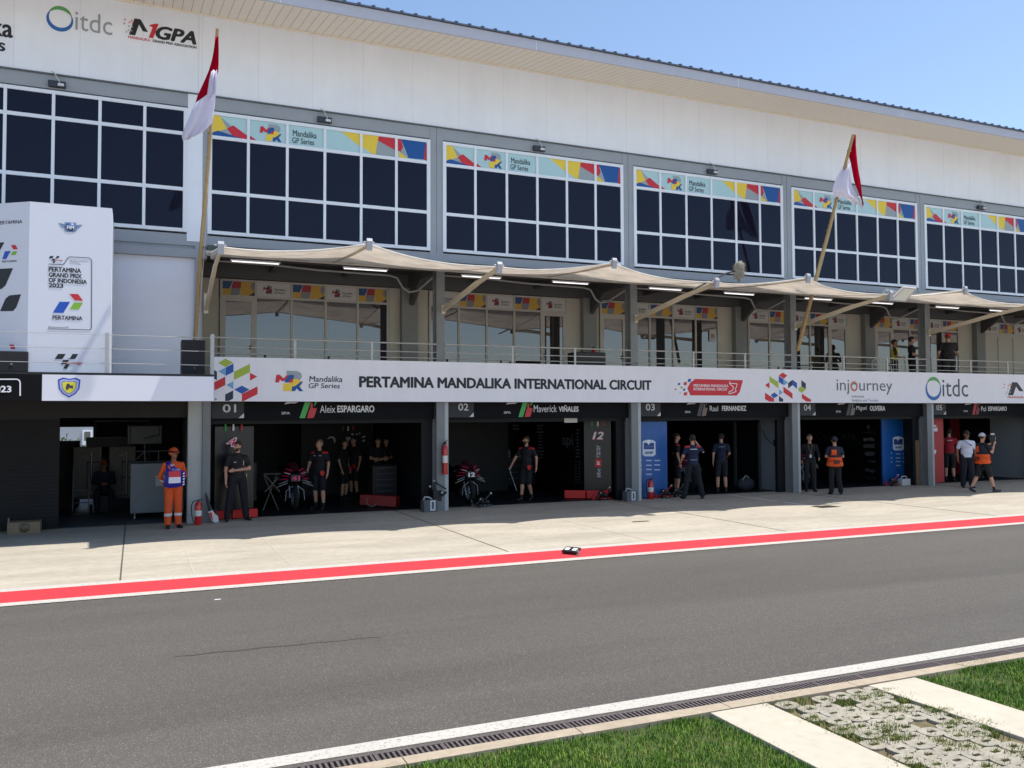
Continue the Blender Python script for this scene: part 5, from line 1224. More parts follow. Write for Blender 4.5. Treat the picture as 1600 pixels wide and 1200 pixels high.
m = MB(); m.box(5.28, 5.52, -.02, .22, .25, .52); m.tube([(5.3, -.05, .1), (5.3, -.05, .75)], .02, 6); m.tube([(5.3, -.05, .75), (5.5, -.08, .62), (5.62, -.08, .55)], .02, 6); m.tube([(5.5, -.08, .38), (5.62, -.1, .48)], .03, 6); m.build('trolley_frame', BLACK, e)
m = MB()
for q in ((5.3, -.06, .76), (5.22, .0, .62), (5.5, -.1, .46)): m.blob(q, (.03, .03, .03), 8, 6)
m.build('knob', LET((170, 172, 176)), e)
e = empty('hose_crate', (4.45, 1.3, 0), 'red crate with a coiled hose on the floor of the first garage', 'crate')
MB().bar((3.95, 1.85, .2), (4.75, 1.25, .16), .3, .26).build('crate_body', mat('dark_red_crate', (130, 18, 20), .5), e)
MB().tube([(4.1 + .14 * math.cos(a), 1.42, .17 + .13 * math.sin(a)) for a in np.linspace(2.2, 6, 12)], .014, 6).build('coiled_hose', LET((110, 100, 92)), e)
e = empty('folding_stool', (1.55, 1.6, 0), 'thin folding stool with crossed legs left of the first motorcycle', 'stool')
MB().bar((1.40, 1.6, .95), (1.78, 1.6, .50), .02, .02).bar((1.75, 1.62, .85), (1.42, 1.62, .50), .02, .02).bar((1.40, 1.8, .95), (1.78, 1.8, .02), .02, .02).bar((1.75, 1.82, .95), (1.40, 1.82, .02), .02, .02).build('stool_legs', LET((90, 86, 74)), e)
MB().box(1.38, 1.78, 1.55, 1.85, .94, .97).build('seat', BLACK, e)

# dim clutter inside the garages
CHEST = mat('dark_chest', (34, 36, 42), .45, noise=.1); LINE = LET((96, 98, 104))
def tool_chest(x0, x1, y, h, label, grp='tool chests inside the garages', nd=5):
    e = empty('tool_chest', ((x0 + x1) / 2, y, 0), label, 'tool chest', grp)
    MB().box(x0, x1, y, y + .5, .12, h).build('chest_body', CHEST, e, bevel=.01)
    m = MB()
    for i in range(nd): z = .16 + (h - .2) * i / nd; m.box(x0 + .04, x1 - .04, y - .012, y - .002, z + .015, z + (h - .2) / nd)
    m.build('drawer', mat('drawer_face', (26, 27, 32), .4), e)
    m = MB()
    for i in range(nd): z = .16 + (h - .2) * (i + .8) / nd; m.box(x0 + .1, x1 - .1, y - .026, y - .013, z, z + .014)
    m.build('drawer_handle', LINE, e)
    m = MB()
    for x in (x0 + .08, x1 - .08): m.lathe([(0, -.02), (.055, -.02), (.055, .02), (0, .02)], (x, y + .08, .06), 10, 'x')
    m.build('castor', BLACK, e)
tool_chest(.95, 1.45, 3.4, 1.15, 'dark tool chest behind the folding stool in the first garage'); tool_chest(4.5, 5.2, 2.9, 1.0, 'dark tool chest at the right wall of the first garage')
tool_chest(9.1, 10.6, 5.2, 1.0, 'long dark drawer bench under the grey letters of the second garage', nd=4); tool_chest(7.6, 8.3, 5.0, 1.2, 'dark tool chest behind the walking mechanic')
tool_chest(19.6, 20.6, 3.4, 1.05, 'dark tool chest in the fourth garage'); tool_chest(12.1, 12.9, 3.8, 1.2, 'dark tool chest behind the tall blue board')
tool_chest(25.2, 26.2, 3.0, 1.0, 'dark tool chest before the dark red rear board')
for k, (x, y, z) in enumerate(((9.4, 5.4, 1.15), (9.75, 5.45, 1.15), (10.1, 5.4, 1.15), (5.35, 5.6, .35), (5.35, 5.6, .52))):
    if k < 3:
        e = empty('spray_bottle', (x, y, 1.0), '%s pale bottle standing on the long drawer bench' % ['left', 'middle', 'right'][k], 'bottle', 'bottles on the drawer bench'); MB().lathe([(0, 0), (.05, 0), (.05, .18), (.02, .22), (.02, .27), (0, .27)], (x, y, 1.0), 10).build('bottle_body', LET((150, 152, 156)), e); MB().box(x - .05, x + .02, y - .015, y + .015, 1.27, 1.30).build('nozzle', BLACK, e)
e = empty('screen', (8.0, 5.0, 1.2), 'dark monitor with a faint line display on the tool chest behind the walking mechanic', 'screen'); MB().box(7.7, 8.25, 5.05, 5.1, 1.3, 1.65).build('screen_panel', BLACK, e); MB().box(7.72, 8.23, 5.04, 5.05, 1.32, 1.63).build('display', mat('dim_display', (40, 52, 66), .3, emit=.5), e); MB().box(7.93, 8.02, 5.05, 5.12, 1.2, 1.3).build('foot', BLACK, e)

# ------------------------------------------------------------------ motorcycles, seen from the front
FAIR = mat('black_fairing', (16, 16, 20), .3, coat=.6); PINK = LET((205, 30, 80)); SILV = LET((165, 168, 172))
def motorcycle(num, numc):
    e = empty('racing_motorcycle')
    def wheel(y, w):
        m = MB(); m.lathe([(.22, -w), (.27, -w), (.30, -w * .8), (.315, 0), (.30, w * .8), (.27, w), (.22, w), (.22, -w)], (0, y, .32), 26, 'x'); t_ = m.build('wheel', BLACKRUB, e)
        m = MB(); m.lathe([(.17, -.04), (.22, -.05), (.22, .05), (.17, .04), (.17, -.04)], (0, y, .32), 22, 'x'); m.lathe([(0, -.05), (.05, -.05), (.05, .05), (0, .05)], (0, y, .32), 12, 'x')
        for q in range(5): a = q * 2 * PI / 5; m.bar((0, y + .04 * math.cos(a), .32 + .04 * math.sin(a)), (0, y + .19 * math.cos(a), .32 + .19 * math.sin(a)), .03, .02, (1, 0, 0))
        m.build('rim', STEEL, t_)
    wheel(-.70, .06); wheel(.72, .09)
    m = MB()
    for s in (-1, 1): m.tube([(s * .11, -.70, .32), (s * .11, -.50, .85)], .026, 8)
    m.build('fork', STEEL, e)
    # nose and side fairing as lofted half shells
    m = MB(); secs = [(-.86, .08, .07, .80), (-.80, .16, .14, .82), (-.66, .24, .20, .82), (-.45, .29, .27, .78), (-.2, .30, .36, .68), (.1, .26, .34, .62), (.3, .16, .2, .66)]
    nn = 18; vs = []
    for y, hw, hh, zc in secs:
        for j_ in range(nn): a = 2 * PI * j_ / nn; vs.append((hw * math.copysign(abs(math.cos(a)) ** .8, math.cos(a)), y, zc + hh * math.sin(a)))
    fs = [(i * nn + q, i * nn + (q + 1) % nn, (i + 1) * nn + (q + 1) % nn, (i + 1) * nn + q) for i in range(len(secs) - 1) for q in range(nn)] + [tuple(range(nn)), tuple(range((len(secs) - 1) * nn, len(secs) * nn))]
    m.add(vs, fs, True); fair = m.build('fairing', FAIR, e)
    m = MB()
    for s in (-1, 1):
        for z, x0, x1, dz in ((1.00, .08, .22, .05), (.94, .12, .27, .03), (.87, .16, .30, .01), (.80, .2, .36, -.02)): m.bar((s * x0, -.87 + x0 * .5, z), (s * x1, -.80 + x1 * .5, z + dz), .02, .02)
    m.build('stripe', PINK, fair)
    m = MB()
    for s in (-1, 1):
        m.bar((s * .14, -.86, .92), (s * .27, -.80, .96), .008, .016); m.bar((s * .22, -.84, .70), (s * .42, -.72, .60), .14, .012); m.bar((s * .2, -.84, .76), (s * .38, -.74, .68), .12, .01)
    for s in (-1, 1): m.tube([(s * .06, -.8, .62), (s * .22, -.78, .50), (s * .24, -.76, .25)], .008, 5)
    m.build('winglet', SILV, fair)
    m = MB(); put_text(m, num, -.10, .10, .76, .88, -.868, bold=.04); m.build('race_number', LET(numc), fair)
    m = MB(); m.box(-.12, .12, -.862, -.85, .74, .90); m.build('number_plate', mat('plate_%s' % num, (40, 14, 30) if num == '41' else (30, 24, 26), .4), fair)
    m = MB(); vs = []
    for i, (y, hw, z) in enumerate(((-.72, .13, .98), (-.60, .15, 1.10), (-.48, .13, 1.20))):
        for j_ in range(9): a = PI * j_ / 8; vs.append((hw * math.cos(a), y - .05 * math.sin(a) + .03, z - .06 + .06 * math.sin(a)))
    m.add(vs, [(i * 9 + q, i * 9 + q + 1, (i + 1) * 9 + q + 1, (i + 1) * 9 + q) for i in range(2) for q in range(8)], True); m.build('windscreen', mat('smoke_screen', (60, 24, 30), .1), e)
    m = MB()
    for s in (-1, 1): m.tube([(s * .10, -.42, .95), (s * .34, -.36, .90)], .018, 8); m.bar((s * .24, -.46, .92), (s * .38, -.48, .90), .012, .02)
    m.build('handlebar', BLACK, e)
    m = MB(); m.blob((0, -.02, .90), (.17, .3, .14)); m.build('tank', FAIR, e)
    m = MB(); m.prismx([(.25, .86), (.85, 1.02), (.95, 1.06), (.9, .98), (.4, .76)], -.10, .10); m.build('tail', FAIR, e)
    m = MB(); m.bar((0, .1, .45), (0, .72, .32), .2, .08); m.box(-.14, .14, -.3, .25, .25, .6); m.build('engine', BLACK, e)
    return e
mb1 = motorcycle('41', (220, 50, 110)); place(mb1, 2.10, 1.85 + .4, .02, .05); tag(mb1, 'black racing motorcycle with pink number plate facing out of the first garage', 'motorcycle', 'racing motorcycles')
mb2 = motorcycle('12', (225, 225, 228)); place(mb2, 6.62, 1.75, .02, .08, .97); tag(mb2, 'black racing motorcycle with white number twelve in the second garage', 'motorcycle', 'racing motorcycles')
c = copy_tree(mb2); place(c, 14.3, 2.6, .02, .1); tag(c, 'dark motorcycle half hidden behind the navy dressed man in the third garage', 'motorcycle', 'racing motorcycles')
for o in [o for o in c.children_recursive if o.name.startswith('race_number')]: bpy.data.objects.remove(o)
c2 = copy_tree(c); place(c2, 18.4, 1.9, .02, .1); tag(c2, 'dark motorcycle behind the photographer in the fourth garage', 'motorcycle', 'racing motorcycles')

# ------------------------------------------------------------------ people
SKIN = mat('skin_light', (186, 140, 116), .55, spec=.35); SKINT = mat('skin_tan', (134, 92, 68), .55, spec=.35)
LIP = mat('lips', (140, 80, 72), .5); EYE = mat('eye_dark', (30, 24, 22), .3)
def person(label, x, y, z=0, rz=0, h=1.75, J=None, top=(20, 20, 24), sleeve='short', sleevec=None, legs=(22, 22, 27), cut=2.0, shoe=(20, 20, 22), skin=SKIN, hair=(40, 30, 24), head=0, nod=0, bulk=1.0, beard=0, cap=None, sock=None, sitting=0, group=None, vox=.0105):
    D = dict(pel=(0, 0, .96), chest=(0, -.0, 1.28), neck=(0, .01, 1.49), head=(0, -.012, 1.63), shA=(-.178, .01, 1.395), shB=(.178, .01, 1.395), elA=(-.235, .03, 1.14), elB=(.235, .03, 1.14), wrA=(-.235, -.04, .90), wrB=(.235, -.04, .90),
             hipA=(-.09, 0, .93), hipB=(.09, 0, .93), knA=(-.105, -.02, .50), knB=(.105, -.02, .50), anA=(-.12, .02, .085), anB=(.12, .02, .085), toA=(-.14, -.17, .035), toB=(.14, -.17, .035))
    if J: D.update(J)
    D = {k: Vector(v) for k, v in D.items()}
    prims = []   # (kind, label, a, b, ra, rb)
    def cap_(l, a, b, ra, rb): prims.append(('c', l, D[a] if isinstance(a, str) else Vector(a), D[b] if isinstance(b, str) else Vector(b), ra, rb))
    def ell(l, c, r): prims.append(('e', l, Vector(c), Vector(r), 0, 0))
    B_ = bulk
    ch = D['chest']; pe = D['pel']
    ell('torso', ch + Vector((0, 0, .03)), (.165 * B_, .112 * B_, .17)); ell('torso', (ch + pe) / 2 + Vector((0, 0, -.01)), (.148 * B_, .105 * B_, .19)); ell('hip', pe + Vector((0, 0, -.01)), (.152 * B_, .112 * B_, .125))
    cap_('torso', D['shA'] + Vector((.03, 0, .0)), D['shB'] - Vector((.03, 0, .0)), .058, .058)
    for S in 'AB': cap_('torso', D['neck'] - Vector((0, 0, .055)), D['sh' + S], .052, .046)
    cap_('torso', D['neck'] - Vector((0, 0, .07)), D['neck'] - Vector((0, 0, .05)), .075, .06)
    cap_('neck', D['neck'] - Vector((0, 0, .05)), D['head'] - Vector((0, 0, .04)), .054, .05)
    Rz = Matrix.Rotation(head, 3, 'Z') @ Matrix.Rotation(nod, 3, 'X'); hc = D['head']
    HP = lambda v: hc + Rz @ Vector(v)
    ell('head', HP((0, .012, .03)), (.076, .092, .098)); ell('head', HP((0, -.028, -.045)), (.055, .055, .062)); ell('head', HP((0, -.02, -.02)), (.064, .062, .07))
    prims.append(('c', 'head', HP((0, -.088, .012)), HP((0, -.106, -.018)), .009, .014))
    for s in (-1, 1): ell('head', HP((s * .077, .012, -.005)), (.012, .020, .030)); ell('eye', HP((s * .03, -.074, .012)), (.012, .012, .007))
    ell('lip', HP((0, -.079, -.052)), (.021, .010, .008))
    ell('brow', HP((0, -.070, .030)), (.045, .012, .006))
    slv = sleeve == 'long'
    for s, S in ((-1, 'A'), (1, 'B')):
        lo = .012 if 1 else 0
        sh, el, wr = D['sh' + S], D['el' + S], D['wr' + S]
        cap_('uarm', sh, el, .060 if True else .05, .046 if slv else .042); cap_('farm', el, wr, .044 if slv else .040, .034 if slv else .026)
        if sleeve == 'short': cap_('slv', sh, sh.lerp(el, .62), .060, .063)
        d = (wr - el).normalized(); side = Vector((s, 0, 0)); side = (side - d * side.dot(d))
        side = side.normalized() if side.length > .2 else Vector((0, -1, 0)); nrm_ = d.cross(side).normalized(); spread = nrm_ if abs(nrm_.y) > .3 or True else side
        pc = wr + d * .05; cap_('hand', wr, pc, .024, .030); cap_('hand', pc - spread * .022, pc + spread * .022, .017, .017)
        for q, L_ in enumerate((.062, .072, .068, .052)):
            f0 = pc + d * .028 + spread * (.027 - q * .018); f1 = f0 + d * L_ * .55 - side * .008 * s * s; f2 = f1 + d * L_ * .4 - side * .022
            cap_('hand', f0, f1, .0095, .009); cap_('hand', f1, f2, .009, .0075)
        t0 = wr + d * .03 + spread * .02; cap_('hand', t0, t0 + spread * .035 + d * .03, .012, .010); cap_('hand', t0 + spread * .035 + d * .03, t0 + spread * .04 + d * .06 - side * .01, .010, .008)
        hi, kn, an, to = D['hip' + S], D['kn' + S], D['an' + S], D['to' + S]
        longp = cut >= 2
        if longp: cap_('thigh', hi, kn, .095 * B_, .076 * B_); cap_('calf', kn, an + Vector((0, 0, .015)), .076 * B_, .064 * B_)
        else:
            cap_('thighs', hi, kn, .080, .054); cap_('calf', kn, kn.lerp(an, .35), .052, .058); cap_('calf', kn.lerp(an, .35), an, .056, .036)
            cap_('thigh', hi, hi.lerp(kn, min(1, cut)), .095, .088)
        cap_('foot', an, an.lerp(to, .3) - Vector((0, 0, .03)), .045, .045); cap_('foot', an + Vector((0, 0, -.042)) - (to - an) * .18, to, .040, .036)
    # mesh: union of the primitives by voxel remesh
    bm = bmesh.new()
    for k, l, a, b, ra, rb in prims:
        if l in ('eye', 'lip'): continue
        if k == 'e': 
            bmesh.ops.create_icosphere(bm, subdivisions=3, radius=1, matrix=Matrix.Translation(a) @ Matrix.Diagonal((*b, 1)))
        else:
            d = b - a; L_ = d.length
            bmesh.ops.create_icosphere(bm, subdivisions=2, radius=ra, matrix=Matrix.Translation(a)); bmesh.ops.create_icosphere(bm, subdivisions=2, radius=rb, matrix=Matrix.Translation(b))
            if L_ > .004:
                rot = d.to_track_quat('Z', 'Y').to_matrix().to_4x4()
                bmesh.ops.create_cone(bm, cap_ends=True, segments=14, radius1=ra, radius2=rb, depth=L_, matrix=Matrix.Translation((a + b) / 2) @ rot)
    me = bpy.data.meshes.new('tmp'); bm.to_mesh(me); bm.free(); ob = bpy.data.objects.new('tmp', me); col.objects.link(ob)
    r = ob.modifiers.new('r', 'REMESH'); r.mode = 'VOXEL'; r.voxel_size = vox; r.use_smooth_shade = True
    s_ = ob.modifiers.new('s', 'SMOOTH'); s_.factor = .5; s_.iterations = 2
    dg = bpy.context.evaluated_depsgraph_get(); dg.update(); me2 = bpy.data.meshes.new_from_object(ob.evaluated_get(dg)); bpy.data.objects.remove(ob); bpy.data.meshes.remove(me)
    nv = len(me2.vertices); co = np.empty(nv * 3); me2.vertices.foreach_get('co', co); co = co.reshape(-1, 3)
    nf = len(me2.polygons); fc = np.empty(nf * 3); me2.polygons.foreach_get('center', fc); fc = fc.reshape(-1, 3)
    best = np.full(nf, 9.); lab = np.zeros(nf, int); tt = np.zeros(nf)
    for i, (k, l, a, b, ra, rb) in enumerate(prims):
        if k == 'e':
            q = (fc - np.array(a)) / np.array(b); rn = np.linalg.norm(q, axis=1); dist = (rn - 1) * min(b); t = np.zeros(nf)
            if l in ('eye', 'lip', 'brow'): dist = np.where(rn < 1.25, -1, 9)
        else:
            A_ = np.array(a); d = np.array(b - a); t = np.clip(((fc - A_) @ d) / max(1e-9, d @ d), 0, 1); dist = np.linalg.norm(fc - A_ - t[:, None] * d, axis=1) - (ra + (rb - ra) * t)
        m_ = dist < best; best[m_] = dist[m_]; lab[m_] = i; tt[m_] = t[m_]
    L = np.array([p[1] for p in prims])[lab]
    TOP = mat('cloth_%d_%d_%d' % top, top, .85, noise=.08, nscale=9, bump=.25, bscale=16); LEG = mat('cloth_%d_%d_%d' % legs, legs, .85, noise=.08, nscale=9, bump=.25, bscale=16); SHOE = mat('shoe_%d_%d_%d' % shoe, shoe, .6)
    SLV = TOP if sleevec is None else mat('cloth_%d_%d_%d' % sleevec, sleevec, .85)
    HAIR = mat('hair_%d_%d_%d' % hair, hair, .8, bump=.6, bscale=80); SOCK = mat('sock', (30, 30, 32), .9)
    mats = [skin, TOP, LEG, SHOE, SLV, LIP, EYE, HAIR, SOCK]; mi = np.zeros(nf, int)
    mi[(L == 'torso')] = 1; mi[(L == 'hip')] = 2; mi[(L == 'hip') & (fc[:, 2] > pe.z - .02)] = 1; mi[(L == 'thigh') | ((L == 'calf') & (cut >= 2))] = 2; mi[L == 'foot'] = 3; mi[L == 'slv'] = 4; mi[(L == 'uarm') & (tt < .6)] = 4 if sleeve else 0
    if slv: mi[(L == 'uarm') | (L == 'farm')] = 4
    mi[L == 'eye'] = 6; mi[L == 'lip'] = 5; mi[L == 'brow'] = 7
    if cut < 2: mi[(L == 'calf') & (fc[:, 2] < .17)] = 8
    hv = (fc - np.array(hc)) @ np.array(Rz)
    if beard: mi[(L == 'head') & (hv[:, 2] < -.03) & (hv[:, 1] < .03) & ~((np.abs(hv[:, 0]) < .02) & (hv[:, 2] > -.062) & (hv[:, 1] < -.07))] = 7
    me2.materials.clear()
    for q in mats: me2.materials.append(q)
    me2.polygons.foreach_set('material_index', mi.astype(np.int32)); me2.polygons.foreach_set('use_smooth', np.ones(nf, bool)); me2.update()
    o = bpy.data.objects.new('person', me2); col.objects.link(o)
    nrm = np.empty(nv * 3); me2.vertices.foreach_get('normal', nrm); nrm = nrm.reshape(-1, 3)
    polys = [tuple(p.vertices) for p in me2.polygons]
    def shell(name, mask, off, m, thick=True, grow=None):
        idx = np.where(mask)[0]
        if len(idx) == 0: return None
        used = sorted({v for i in idx for v in polys[i]}); mp = {v: j for j, v in enumerate(used)}; n_ = len(used)
        fs = [tuple(mp[v] for v in polys[i]) for i in idx]
        oo = off if not callable(off) else off(co[used])
        pts = co[used] + nrm[used] * (np.array(oo).reshape(-1, 1) if not np.isscalar(oo) else oo)
        me3 = bpy.data.meshes.new(name); me3.from_pydata([tuple(p) for p in pts], [], fs); me3.materials.append(m)
        me3.polygons.foreach_set('use_smooth', [True] * len(fs)); me3.update()
        q = bpy.data.objects.new(name, me3); col.objects.link(q); q.parent = o
        sd = q.modifiers.new('t', 'SOLIDIFY'); sd.thickness = abs(off) * .9 if np.isscalar(off) else .012; sd.offset = -1
        return q
    # hair or cap
    hm = (L == 'head') & ((hv[:, 2] > .062) | ((hv[:, 1] > .01) & (hv[:, 2] > -.03) & (np.abs(hv[:, 0]) < .0745)) | ((hv[:, 1] > -.03) & (hv[:, 2] > .03)))
    if cap is None: shell('hair', hm, .012, HAIR)
    elif cap != 'none':
        shell('hair', hm & (hv[:, 2] < .04), .007, HAIR)
        cm = mat('cap_%d_%d_%d' % cap[0], cap[0], .6)
        q = shell(cap[1], (L == 'head') & (hv[:, 2] > (.035 if cap[1] == 'cap' else .0)) & ((hv[:, 1] > -.06) | (hv[:, 2] > .045)), .014 if cap[1] == 'cap' else .026, cm)
        bmk = MB(); n0 = 12; back = cap[1] == 'cap' and len(cap) > 2; sg = 1 if back else -1
        vs = []
        for i in range(n0 + 1):
            a = PI * i / n0; vs.append(tuple(HP((.078 * math.cos(a), sg * (.055 + .035 * math.sin(a)), .052)))); vs.append(tuple(HP((.072 * math.cos(a), sg * (.075 + .085 * math.sin(a)), .042))))
        bmk.add(vs, [(2 * i, 2 * i + 1, 2 * i + 3, 2 * i + 2) for i in range(n0)], True); bb = bmk.build('brim', cm, q); s3 = bb.modifiers.new('t', 'SOLIDIFY'); s3.thickness = .006
    o.location = (x, y, z); o.rotation_euler = (0, 0, rz); s = h / 1.76; o.scale = (s, s, s)
    tag(o, label, 'person', group)
    o_info = dict(o=o, L=L, fc=fc, shell=shell, D=D, HP=HP, hv=hv)
    return o_info
def child(name, m, mt, o): return m.build(name, mt, o)   # local coordinates before placement
def addmb(info, name, fn, mt):
    m = MB(); fn(m); me_o = m.build(name, mt); me_o.parent = info['o']; return me_o
ORANGE = mat('orange_vest', (225, 88, 30), .75, noise=.06, nscale=6, bump=.2, bscale=14)
REFL = LET((205, 205, 200)); RADD = math.radians

# marshal in orange
q = person('marshal in orange coverall and orange helmet wearing a blue bib, standing by the left post', -.80, -.66, 0, RADD(12), 1.72,
    J=dict(elA=(-.27, .07, 1.15), wrA=(-.17, .16, .98), elB=(.27, .07, 1.15), wrB=(.17, .16, .98), knA=(-.10, 0, .5), anA=(-.11, .02, .085), knB=(.10, 0, .5), anB=(.11, .02, .085)),
    top=(214, 84, 34), sleeve='long', legs=(214, 84, 34), skin=SKINT, hair=(20, 16, 14), head=RADD(14), bulk=1.12, cap=((200, 74, 32), 'helmet'))
L, fc = q['L'], q['fc']
q['shell']('calf_band', (L == 'calf') & (fc[:, 2] > .27) & (fc[:, 2] < .335), .006, REFL); q['shell']('cuff_band', (L == 'farm') & (np.abs(fc[:, 2] - 1.03) < .03), .006, REFL)
BIB = mat('blue_bib', (38, 40, 150), .6)
def bibm(m):
    vs = [(-.17, -.02, 1.47), (-.115, -.09, 1.475), (-.02, -.15, 1.36), (.08, -.155, 1.30), (.18, -.14, 1.24), (.245, -.08, 1.24), (.22, -.12, 1.05), (.17, -.155, .94), (.02, -.185, .90), (-.13, -.17, .90), (-.235, -.125, .93), (-.20, -.13, 1.2)]
    c_ = (-.02, -.175, 1.15); m.add(vs + [c_], [(i, (i + 1) % 12, 12) for i in range(12)], True)
bb = addmb(q, 'bib', bibm, BIB); s3 = bb.modifiers.new('t', 'SOLIDIFY'); s3.thickness = .008
for c, z0, z1 in (((205, 45, 60), 1.13, 1.26), ((225, 222, 235), 1.00, 1.13)): addmb(q, 'bib_print', lambda m: m.add([(-.15, -.20, z0), (.10, -.20, z0), (.10, -.20, z1), (-.15, -.20, z1)], [(0, 1, 2, 3)]), LET(c))
addmb(q, 'bib_lettering', lambda m: (put_text(m, 'PIT LANE', -.08, .08, 1.275, 1.31, -.2), put_text(m, 'VIP', -.12, -.04, 1.36, 1.42, -.185)), LET((220, 220, 235)))
addmb(q, 'bib_edge', lambda m: [m.add([(.16, -.16, 1.21 - i * .06), (.2, -.15, 1.225 - i * .06), (.195, -.15, 1.19 - i * .06), (.155, -.165, 1.18 - i * .06)], [(0, 1, 2, 3)]) for i in range(5)], LET(K_WHITE))
addmb(q, 'visor', lambda m: m.lathe([(.098, 0), (.112, -.02), (.115, -.035), (.1, -.03)], (0, -.03, 1.70), 24) or m, mat('visor_dark', (50, 26, 22), .3))

# man with crossed arm
q = person('bearded man in black polo and trousers holding his elbow before the pink number board', .60, .12, 0, RADD(8), 1.83,
    J=dict(elA=(-.25, 0, 1.14), wrA=(-.27, -.10, .88), elB=(.26, -.02, 1.14), wrB=(-.10, -.19, 1.12), knA=(-.16, -.01, .5), anA=(-.21, .02, .085), toA=(-.26, -.16, .035), knB=(.15, -.01, .5), anB=(.20, .02, .085), toB=(.25, -.16, .035), hipA=(-.1, 0, .93), hipB=(.1, 0, .93)),
    top=(30, 26, 30), legs=(20, 20, 26), head=RADD(-62), beard=1, bulk=1.1, hair=(60, 40, 30))
addmb(q, 'stripe', lambda m: m.bar((.105, -.125, 1.33), (.10, -.135, 1.22), .012, .004).bar((.20, -.02, 1.02), (.205, .0, .84), .012, .012), LET((200, 190, 150)))
addmb(q, 'chest_print', lambda m: m.box(-.11, -.055, -.132, -.126, 1.29, 1.305), LET((190, 190, 195)))
addmb(q, 'collar', lambda m: m.lathe([(.075, 1.46), (.066, 1.50), (.062, 1.50), (.072, 1.455)], (0, .0, 0), 16), mat('cloth_30_26_30', (30, 26, 30)))

# grey haired mechanic in garage one
def crew(label, x, y, rz, h, grp=None, **k):
    q = person(label, x, y, 0, rz, h, group=grp, **k); return q
def redbits(q, sh=1, hipz=.98):
    D = q['D']; L = q['L']; fc = q['fc']
    if sh: q['shell']('shoulder_patch', ((L == 'slv') | (L == 'torso') | (L == 'uarm')) & (fc[:, 2] > 1.40) & (np.abs(fc[:, 0]) > .10), .004, LET((200, 40, 40)))
    addmb(q, 'hip_tag', lambda m: m.prism([(.09, .96), (.16, .98), (.20, .92), (.15, .84), (.09, .87)], -.14, -.125), LET((230, 50, 45)))
q = crew('grey haired mechanic in black shirt and shorts looking down beside the first motorcycle', 2.80, 1.75, RADD(-35), 1.80, top=(20, 20, 26), legs=(18, 18, 24), cut=.9, hair=(110, 108, 104), head=RADD(-25), nod=RADD(-14),
    J=dict(elA=(-.25, -.04, 1.15), wrA=(-.20, -.24, 1.02), anA=(-.11, .06, .085), anB=(.14, -.06, .085), toB=(.18, -.25, .035)), bulk=1.12); redbits(q)
addmb(q, 'chest_print', lambda m: m.box(-.11, -.05, -.128, -.124, 1.34, 1.36).box(.04, .11, -.128, -.124, 1.34, 1.36), LET((150, 150, 155)))
for i, (x, y, rz, hh, lab, arms) in enumerate(((3.86, 3.6, 50, 1.74, 'crew member in dark clothes first of four at the back of the first garage', 0), (4.30, 4.3, -60, 1.80, 'tall crew member in dark clothes second of four at the back of the first garage', 0), (4.86, 3.7, 10, 1.78, 'crew member in dark shorts with folded arms at the back of the first garage', 1), (5.30, 4.4, -50, 1.76, 'rightmost crew member with folded arms at the back of the first garage', 1))):
    Jx = dict(elA=(-.24, -.04, 1.16), wrA=(.08, -.17, 1.14), elB=(.24, -.04, 1.16), wrB=(-.08, -.20, 1.11)) if arms else dict(elA=(-.25, .04, 1.15))
    q = crew(lab, x, y, RADD(rz), hh, 'dark crew at the back of the first garage', top=(20, 20, 25), legs=(18, 18, 22), cut=.85, J=Jx, vox=.014, hair=(30, 24, 20)); redbits(q, 0)

# walking mechanic, garage two
q = crew('mechanic in black and red shirt walking out of the second garage with a rod', 8.50, 1.35, RADD(-48), 1.82, top=(22, 21, 26), legs=(18, 18, 24), cut=.95, hair=(60, 40, 28), beard=1, head=RADD(-40), nod=RADD(-8), bulk=1.1,
    J=dict(elA=(-.30, -.06, 1.16), wrA=(-.38, -.16, .95), elB=(.28, .04, 1.16), wrB=(.30, -.02, .92), knA=(-.08, -.10, .50), anA=(-.10, -.12, .085), toA=(-.13, -.31, .05), knB=(.07, -.02, .50), anB=(.06, .22, .12), toB=(.07, .06, .035)))
redbits(q)
addmb(q, 'hand_rod', lambda m: m.tube([(-.42, -.24, .90), (-.16, -.30, .30)], .010, 6), STEEL)
addmb(q, 'headset', lambda m: m.tube([(-.085, .0, 1.62), (-.07, .02, 1.71), (0, .02, 1.745), (.07, .02, 1.71), (.085, .0, 1.62)], .012, 6).blob((.088, -.0, 1.62), (.018, .03, .035)).blob((-.088, -.0, 1.62), (.018, .03, .035)), BLACK)

# garage three
q = crew('man in navy overall seen from behind with legs apart before the third garage', 12.95, -.28, RADD(160), 1.83, top=(24, 32, 62), sleeve='short', legs=(18, 20, 28), hair=(40, 30, 26), bulk=1.1, shoe=(34, 36, 40),
    J=dict(elA=(-.30, -.06, 1.40 - .12), wrA=(-.14, -.10, 1.52), elB=(.28, .03, 1.15), wrB=(.30, -.10, 1.02), knA=(-.17, 0, .5), anA=(-.25, .02, .085), toA=(-.29, -.16, .035), knB=(.17, 0, .5), anB=(.25, .02, .085), toB=(.29, -.16, .035)))
q['shell']('waist_print', (q['L'] == 'torso') & (np.abs(q['fc'][:, 2] - 1.07) < .008) & (q['fc'][:, 1] > .05) & (np.abs(q['fc'][:, 0]) < .09), .004, LET((190, 195, 205)))
q['shell']('back_print', (q['L'] == 'torso') & (np.abs(q['fc'][:, 2] - 1.36) < .008) & (q['fc'][:, 1] > .05) & (np.abs(q['fc'][:, 0]) < .10), .004, LET((190, 195, 205)))
